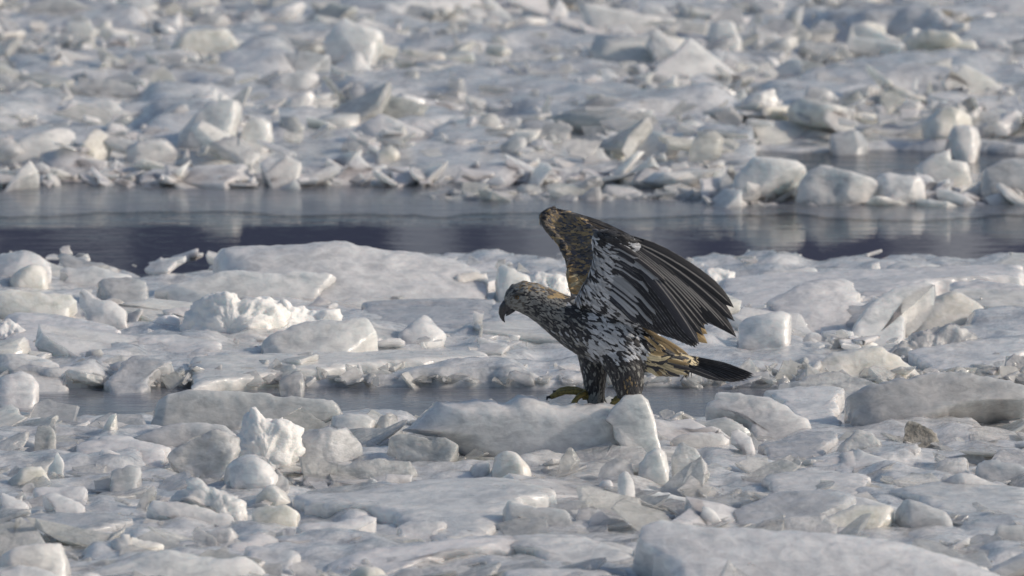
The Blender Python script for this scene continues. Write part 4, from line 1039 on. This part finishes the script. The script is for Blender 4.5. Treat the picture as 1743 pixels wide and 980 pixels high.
BLOT = {}
def blot(px, py, f, s):
    if (f, s) not in BLOT:
        gy, gx = np.mgrid[330:720:2, 840:1310:2]
        BLOT[(f, s)] = pnoise(np.stack([gx.ravel() / f, gy.ravel() / f, np.full(gx.size, s)], 1), 3).reshape(gx.shape)
    T = BLOT[(f, s)]
    return T[min(max(int((py - 330) / 2), 0), T.shape[0] - 1), min(max(int((px - 840) / 2), 0), T.shape[1] - 1)]

def plumage(px, py, dy, r):
    """(colour, feather length px, width px)"""
    if dy > 0.10 or (dy > 0.045 and px < 1035 and py < 497 and px > 955):       # upper side of the far wing, sunlight put into its paler browns
        if py > 470: return pick(r, [(.5, CREAM), (.5, TAN)]), 18, 9
        if blot(px, py, 6, 2.2) > 0.20 or px < 938 and r.random() < .4: return pick(r, [(.5, DARK * 1.6), (.5, MIDB)]), 13, 6
        return pick(r, [(.35, TAN * .9), (.45, MIDB * 2.0), (.2, DARK * 4)]), 13, 6
    if px < 958 and py < 560:
        if px > 930 and py < 505: return pick(r, [(.6, TAN), (.4, MIDB)]), 13, 6
        if px < 890 and py > 508: return pick(r, [(.7, GREYF), (.3, MIDB)]), 7, 4
        if py < 497: return pick(r, [(.5, GREYF), (.25, TAN * .7), (.25, DARK * 1.6)]), 9, 4.5
        if py > 535 - (920 - px) * .2 and px < 945: return pick(r, [(.5, GREYF * .8), (.5, DARK * 1.3)]), 10, 5
        return pick(r, [(.42, DARK), (.58, GREYF * .9)]), 10, 4.5
    if px < 1000 and py > 500 and (py - 500) > (px - 960) * 0.4:                   # neck and breast
        return pick(r, [(.74, DARK), (.16, GREYF), (.10, LIGHT * .8)]), 14, 6
    if py > 612 and px < 1100:                                                    # legs
        if 1062 < px < 1084 and py > 632: return pick(r, [(.22, TAN * .7), (.78, DARK)]), 11, 5
        if py > 664 and px < 1040: return pick(r, [(.5, GREYF), (.5, DARK)]), 14, 7
        return pick(r, [(.84, DARK), (.16, GREYF)]), 13, 6.5
    if px > 1098 and py > 566:                                                    # under the tail
        if px < 1175 and py < 602: return pick(r, [(.35, TAN), (.15, CREAM), (.5, DARK)]), 17, 7
        return pick(r, [(.34, CREAM), (.18, TAN), (.48, DARK * 1.5)]), 30, 9
    if py > 585: return pick(r, [(.55, LIGHT), (.45, DARK)]), 18, 7
    if py < 412 and px > 1012: return pick(r, [(.97, DARK), (.03, LIGHT)]), 18, 8
    b = blot(px, py, 19, 7.7) * .7 + blot(px, py, 8, 1.1) * .7
    if px < 1075 - max(0, (py - 470)) * .05: return (pick(r, [(.74, LIGHT), (.26, DARK * 1.5)]) if b < 0.20 else pick(r, [(.75, DARK), (.25, LIGHT)])), 20, 7
    return (pick(r, [(.55, LIGHT), (.45, DARK)]) if b < 0.10 else DARK * r.uniform(.8, 1.4)), 26, 9

FLOW = np.array([(868, 508, 1, -.35), (880, 485, 1, -.4), (900, 480, 1, .1), (925, 510, 1, .4), (950, 540, 1, .65), (975, 585, .9, 1), (1000, 560, 1, .6),
                 (1010, 640, .12, 1), (1066, 645, .08, 1), (1015, 670, -.1, 1), (1050, 600, 1, .55), (1120, 605, 1, .3), (1012, 420, 1, .35), (1030, 450, 1, .5), (1000, 495, .8, .7),
                 (1040, 520, 1, .75), (1085, 470, 1, .9), (1085, 550, 1, .6), (1060, 400, 1, .2)], float)
FLOWF = np.array([(930, 370, .8, .5), (960, 420, 1, .15), (990, 460, 1, -.1), (985, 490, 1, -.2)], float)
def flow(px, py, far):
    A = FLOWF if far else FLOW
    w = 1 / ((A[:, 0] - px) ** 2 + (A[:, 1] - py) ** 2 + 30) ** 1.5
    d = (A[:, 2:] * w[:, None]).sum(0); d /= np.linalg.norm(d)
    return np.array([d[0], 0, -d[1]])

fr = np.random.default_rng(77)
bpx, bpy_ = proj(BV); bdy = BV[:, 1] - EY
bt = np.array([plumage(bpx[i], bpy_[i], bdy[i], fr)[0] for i in range(nvb)])
epart('body', BV, BF, MAT['plume'], tint=bt * 0.6, uv=np.full((nvb, 2), 0.3))

# small feathers over the whole body
tri = []
for f in BF:
    tri.append(f[:3])
    if len(f) == 4: tri.append((f[0], f[2], f[3]))
tri = np.array(tri)
P0, P1, P2 = BV[tri[:, 0]], BV[tri[:, 1]], BV[tri[:, 2]]
ar = np.linalg.norm(np.cross(P1 - P0, P2 - P0), axis=1) / 2
cpx, cpy = proj((P0 + P1 + P2) / 3)
wt = ar * np.where((cpx < 960) & (cpy < 560), 3.2, np.where(cpy > 612, 1.9, 1.0))
wt /= wt.sum()
NF = 17000
ti = fr.choice(len(tri), NF, p=wt)
PV, PF, PT, PU, off = [], [], [], [], 0
rows = [(0.0, .45, .0), (.3, 1.0, .10), (.65, .95, .10), (.9, .55, .05), (1.0, .08, .0)]
for t_ in ti:
    a, b = fr.random(2)
    if a + b > 1: a, b = 1 - a, 1 - b
    P = P0[t_] * (1 - a - b) + P1[t_] * a + P2[t_] * b
    n = BN[tri[t_]].mean(0); n /= np.linalg.norm(n)
    px, py = proj(P[None]); px, py = px[0], py[0]; dy = P[1] - EY
    col, ln, wd = plumage(px, py, dy, fr)
    d = flow(px, py, dy > 0.10 or (dy > .045 and py < 497 and px > 955))
    d = d + fr.normal(0, .16, 3)
    d = d - n * (d @ n)
    q = np.linalg.norm(d)
    if q < .2: continue
    d /= q
    s = np.cross(n, d)
    ln *= fr.uniform(.65, 1.15) / PPM; wd *= fr.uniform(.65, 1.0) / PPM * 0.5
    lift = fr.uniform(.05, .17)
    for v, w, h in rows:
        c = P + n * .0012 - d * ln * .15 + d * ln * v + n * ln * (lift * v - .10 * v * v + h * .3)
        for k, u in ((-1, 0), (0, .5), (1, 1)):
            PV.append(c + s * (k * w * wd) - n * abs(k) * wd * .25); PU.append((u, v)); PT.append(col)
    for i in range(4):
        for j in range(2):
            o_ = off + i * 3 + j
            PF.append((o_, o_ + 1, o_ + 4, o_ + 3))
    off += 15
pl = epart('plumage', np.array(PV), np.array(PF), MAT['plume'], tint=np.array(PT), uv=np.array(PU))
tag(pl, kind='stuff')

def feather(name, pts, width, tint, facing=(0, -1, 0), twist=0.0, mat='flight', n=14, tipw=.35, parent=eagle):
    """one vane with quill: pts = base, control, tip as (px, py, dy); width in pixels"""
    A, B, C = (E(*p) for p in pts)
    V, F, U, T = [], [], [], []
    cols = [-1, -.5, 0, .5, 1]
    fc = np.array(facing, float)
    for i in range(n + 1):
        v = i / n
        p = A * (1 - v) ** 2 + 2 * B * v * (1 - v) + C * v * v
        t = 2 * (B - A) * (1 - v) + 2 * (C - B) * v; t /= np.linalg.norm(t)
        nn = fc - t * (fc @ t); nn /= np.linalg.norm(nn)
        s = np.cross(t, nn)
        ca, sa = math.cos(twist), math.sin(twist)
        s, nn = s * ca + nn * sa, nn * ca - s * sa
        w = width / PPM * .5 * min(1, .35 + 2.2 * v) * (1 if v < .72 else max(.03, 1 - ((v - .72) / .28) ** 2.2 * (1 - .03)))
        for k in cols:
            V.append(p + s * k * w * (1.15 if k > 0 else .85) - nn * abs(k) ** 1.5 * w * .22)
            U.append(((k + 1) / 2, v)); T.append(tint)
    nc = len(cols)
    for i in range(n):
        for j in range(nc - 1):
            a = i * nc + j; F.append((a, a + 1, a + nc + 1, a + nc))
    V = np.array(V)
    th = np.array([0, 0.0011, 0])
    m = len(V)
    F2 = [tuple(x + m for x in f[::-1]) for f in F]
    return epart(name, np.vstack([V, V + th]), np.array(F + F2), MAT[mat], parent, tint=np.array(T + T), uv=np.array(U + U))

def lerp_list(L, f):
    L = np.array(L, float); q = f * (len(L) - 1)
    return np.array([np.interp(q, np.arange(len(L)), L[:, k]) for k in range(L.shape[1])])

# near wing: ten primaries fanning from the wrist, then the secondaries
prim_tip = [(1249, 523), (1250, 546), (1253, 573), (1244, 568), (1232, 562), (1220, 556), (1211, 552), (1205, 553), (1200, 560), (1196, 570)]
for i, tp in enumerate(prim_tip):
    f = i / 9
    bs = lerp_list([(1040, 397), (1062, 408), (1072, 425)], f)
    ct = (bs + np.array(tp)) / 2 + np.array([20, -24]) * (1 - f * .7)
    dz = -.158 - f * .012
    feather('primary_feather', [(bs[0], bs[1], dz), (ct[0], ct[1], dz - .012), (tp[0], tp[1], dz + .01)], 30 - 3 * f, DARK * (0.75 + .2 * (i % 2)), twist=.16)
for i in range(12):
    f = i / 11
    bs = lerp_list([(1072, 428), (1070, 470), (1062, 520)], f)
    tp = lerp_list([(1190, 586), (1183, 592), (1168, 586), (1150, 578), (1132, 572), (1112, 560)], f)
    ct = (bs + tp) / 2 + np.array([10, -10])
    dz = -.172 + f * .055
    feather('secondary_feather', [(bs[0], bs[1], dz), (ct[0], ct[1], dz - .014), (tp[0], tp[1], dz + .012)], 25, DARK * (1.0 if i % 3 else 1.9), twist=.18)
for i in range(13):                                                       # greater under-wing coverts, paler
    f = i / 12
    bs = lerp_list([(1040, 412), (1045, 450), (1048, 500)], f)
    tp = lerp_list([(1135, 480), (1125, 535), (1105, 562)], f)
    ct = (bs + tp) / 2 + np.array([7, -8])
    dz = -.178 + f * .045
    feather('covert_feather', [(bs[0], bs[1], dz), (ct[0], ct[1], dz - .012), (tp[0], tp[1], dz + .004)], 12, (LIGHT * .6 if i % 3 == 1 else DARK * 1.3), twist=.3, mat='flight')
for i in range(26):                                                      # median under-wing coverts
    f = i / 25
    bs = lerp_list([(1022, 404), (1026, 450), (1032, 505)], f)
    tp = lerp_list([(1092, 440), (1096, 500), (1086, 556)], f) + fr.normal(0, 2.5, 2)
    ct = (bs + tp) / 2 + np.array([5, -5])
    dz = -.188 + f * .05
    feather('covert_feather', [(bs[0], bs[1], dz + .012), (ct[0], ct[1], dz - .008), (tp[0], tp[1], dz + .006)], 9, (LIGHT * fr.uniform(.4, .85) if fr.random() < .55 else DARK * fr.uniform(1, 3)), twist=.2, mat='plume', n=8)
for b0, t0 in (((1130, 525), (1204, 584)), ((1128, 520), (1204, 568)), ((1125, 515), (1200, 552))):  # golden light on the feather tips put into the tan colour
    feather('sunlit_tip_feather', [(b0[0], b0[1], -.06), ((b0[0] + t0[0]) / 2, (b0[1] + t0[1]) / 2 - 6, -.07), (t0[0], t0[1], -.06)], 20, TAN, mat='plume', twist=.2)
for b0, t0 in (((1092, 556), (1132, 588)), ((1100, 560), (1150, 596)), ((1108, 566), (1172, 604)), ((1096, 572), (1128, 600)), ((1115, 578), (1160, 606))):
    feather('tail_covert', [(b0[0], b0[1], -.085), ((b0[0] + t0[0]) / 2, (b0[1] + t0[1]) / 2 - 4, -.09), (t0[0], t0[1], -.06)], 6, TAN * fr.uniform(.3, 1.0), mat='plume', twist=.2)
# far wing primaries, folded back behind the near wing
for i in range(9):
    f = i / 8
    bs = lerp_list([(948, 358), (975, 368), (995, 385)], f)
    tp = lerp_list([(1165, 470), (1185, 500), (1170, 540)], f)
    ct = (bs + tp) / 2 + np.array([12, -16])
    feather('primary_feather', [(bs[0], bs[1], .20 - f * .02), (ct[0], ct[1], .22), (tp[0], tp[1], .21 - f * .03)], 24, DARK * 1.6 + TAN * .15 * (i % 2), twist=-.2)
# tail
for i in range(11):
    f = i / 10
    bs = (1120 + 6 * f, 602 + 9 * f)
    tp = lerp_list([(1262, 629), (1283, 637), (1279, 643), (1268, 648), (1252, 650), (1230, 648)], f)
    d0 = .05 - .10 * f
    feather('tail_feather', [(bs[0], bs[1], d0 * .5), ((bs[0] + tp[0]) / 2, (bs[1] + tp[1]) / 2 - 3, d0 * .8), (tp[0], tp[1], d0)], 14, DARK * (1.0 if i % 2 else 1.7), facing=(0.1, -.8, -.5), twist=.15)
for i in range(26):
    f = fr.random()
    bs = (1096 + 14 * f + fr.normal(0, 5), 604 + 20 * f)
    tp = lerp_list([(1188, 618), (1184, 632), (1168, 641), (1145, 640)], f) - np.array([fr.uniform(0, 34), 0])
    feather('undertail_plume', [(bs[0], bs[1], -.05), ((bs[0] + tp[0]) / 2, (bs[1] + tp[1]) / 2 + 2, -.068), (tp[0], tp[1], -.045)], 7, (CREAM * .85 if i % 5 < 2 else TAN * .6 if i % 5 == 2 else DARK * 2.5) * fr.uniform(.6, 1.1), mat='plume', facing=(0, -1, -.3), twist=.2)

# beak, eyes, feet
V, F = loft([(869, 517, 0, 12.5, 9), (863, 521, 0, 11.5, 8), (857.5, 526, 0, 9, 6.5), (854.5, 533.5, 0, 6.2, 4.5), (855, 540, 0, 3.8, 2.8), (857, 545, 0, 2, 1.6), (859.5, 548.5, 0, .5, .5)], 16)
beak = epart('beak', V, F, MAT['beak'])
V, F = loft([(873, 525, 0, 6, 7), (868, 530, 0, 4.6, 5.5), (864, 534.5, 0, 2.8, 3.4), (861.5, 537.5, 0, .6, .8)], 12)
epart('lower_beak', V, F, MAT['beak'])
for sgn in (-1, 1):
    bm = bmesh.new()
    bmesh.ops.create_uvsphere(bm, u_segments=16, v_segments=10, radius=.0068)
    ev = np.array([v.co[:] for v in bm.verts]) + E(880.5, 506, sgn * .037)
    ef = [tuple(v.index for v in f.verts) for f in bm.faces]
    bm.free()
    eye = epart('eye', ev, ef, MAT['eye'])
    c0 = E(880.5, 506, sgn * .037)
    epart('pupil', (ev - c0) * .55 + c0 + np.array([-.0005, sgn * .0042, 0]), ef, MAT['claw'], eye)
    V, F = loft([(872, 503, sgn * .030, 1.5, 3), (880, 499.5, sgn * .037, 3.2, 5), (890, 498.5, sgn * .038, 2, 4), (896, 500, sgn * .036, .6, 1)], 10)
    epart('brow', V, F, MAT['plume'], tint=np.full((len(V), 3), .06), uv=np.full((len(V), 2), .3))

def toe_at(path, rad, parent):
    sec = [(p[0], p[1], p[2], rad * k, rad * k) for p, k in zip(path[:-1], (1.05, 1.0, .78, .92, .70))]
    V, F = loft(sec, 12)
    t = epart('toe', V, F, MAT['toe'], parent)
    a, b = path[-2], path[-1]
    m = ((a[0] + b[0]) / 2 - 2, (a[1] + b[1]) / 2 - 4, (a[2] + b[2]) / 2)
    V, F = loft([(a[0], a[1], a[2], rad * .6, rad * .6), (m[0], m[1], m[2], rad * .42, rad * .42), (b[0], b[1], b[2], .4, .4)], 10)
    epart('claw', V, F, MAT['claw'], t)
    return t

def foot(ax, ay, ad, k=1.0):
    def toe(path, rad, parent): return toe_at([(ax + (p[0] - ax) * k, p[1], p[2]) for p in path], rad, parent)
    V, F = loft([(ax + 4, ay - 14, ad, 10, 9), (ax, ay - 4, ad, 10, 9), (ax - 6, ay + 2, ad, 10, 10), (ax - 13, ay + 4, ad, 7, 9)], 14)
    f = epart('foot', V, F, MAT['toe'])
    toe([(ax - 8, ay, ad), (ax - 26, ay - 4, ad - .005), (ax - 42, ay - 3, ad - .008), (ax - 58, ay + 2, ad - .012), (ax - 66, ay + 6, ad - .014), (ax - 73, ay + 14, ad - .016)], 5.6, f)
    toe([(ax - 6, ay, ad - .01), (ax - 16, ay + 3, ad - .03), (ax - 21, ay + 8, ad - .045), (ax - 25, ay + 14, ad - .055), (ax - 28, ay + 18, ad - .06), (ax - 33, ay + 26, ad - .065)], 5.4, f)
    toe([(ax - 6, ay - 1, ad + .01), (ax - 22, ay - 7, ad + .03), (ax - 36, ay - 9, ad + .045), (ax - 48, ay - 6, ad + .055), (ax - 55, ay - 3, ad + .06), (ax - 62, ay + 3, ad + .065)], 5.4, f)
    toe([(ax + 4, ay, ad), (ax + 12, ay + 2, ad + .01), (ax + 18, ay + 5, ad + .015), (ax + 22, ay + 8, ad + .02), (ax + 25, ay + 10, ad + .02), (ax + 30, ay + 16, ad + .02)], 5, f)
foot(1003, 670, .045)
foot(1076, 684, -.05, .55)
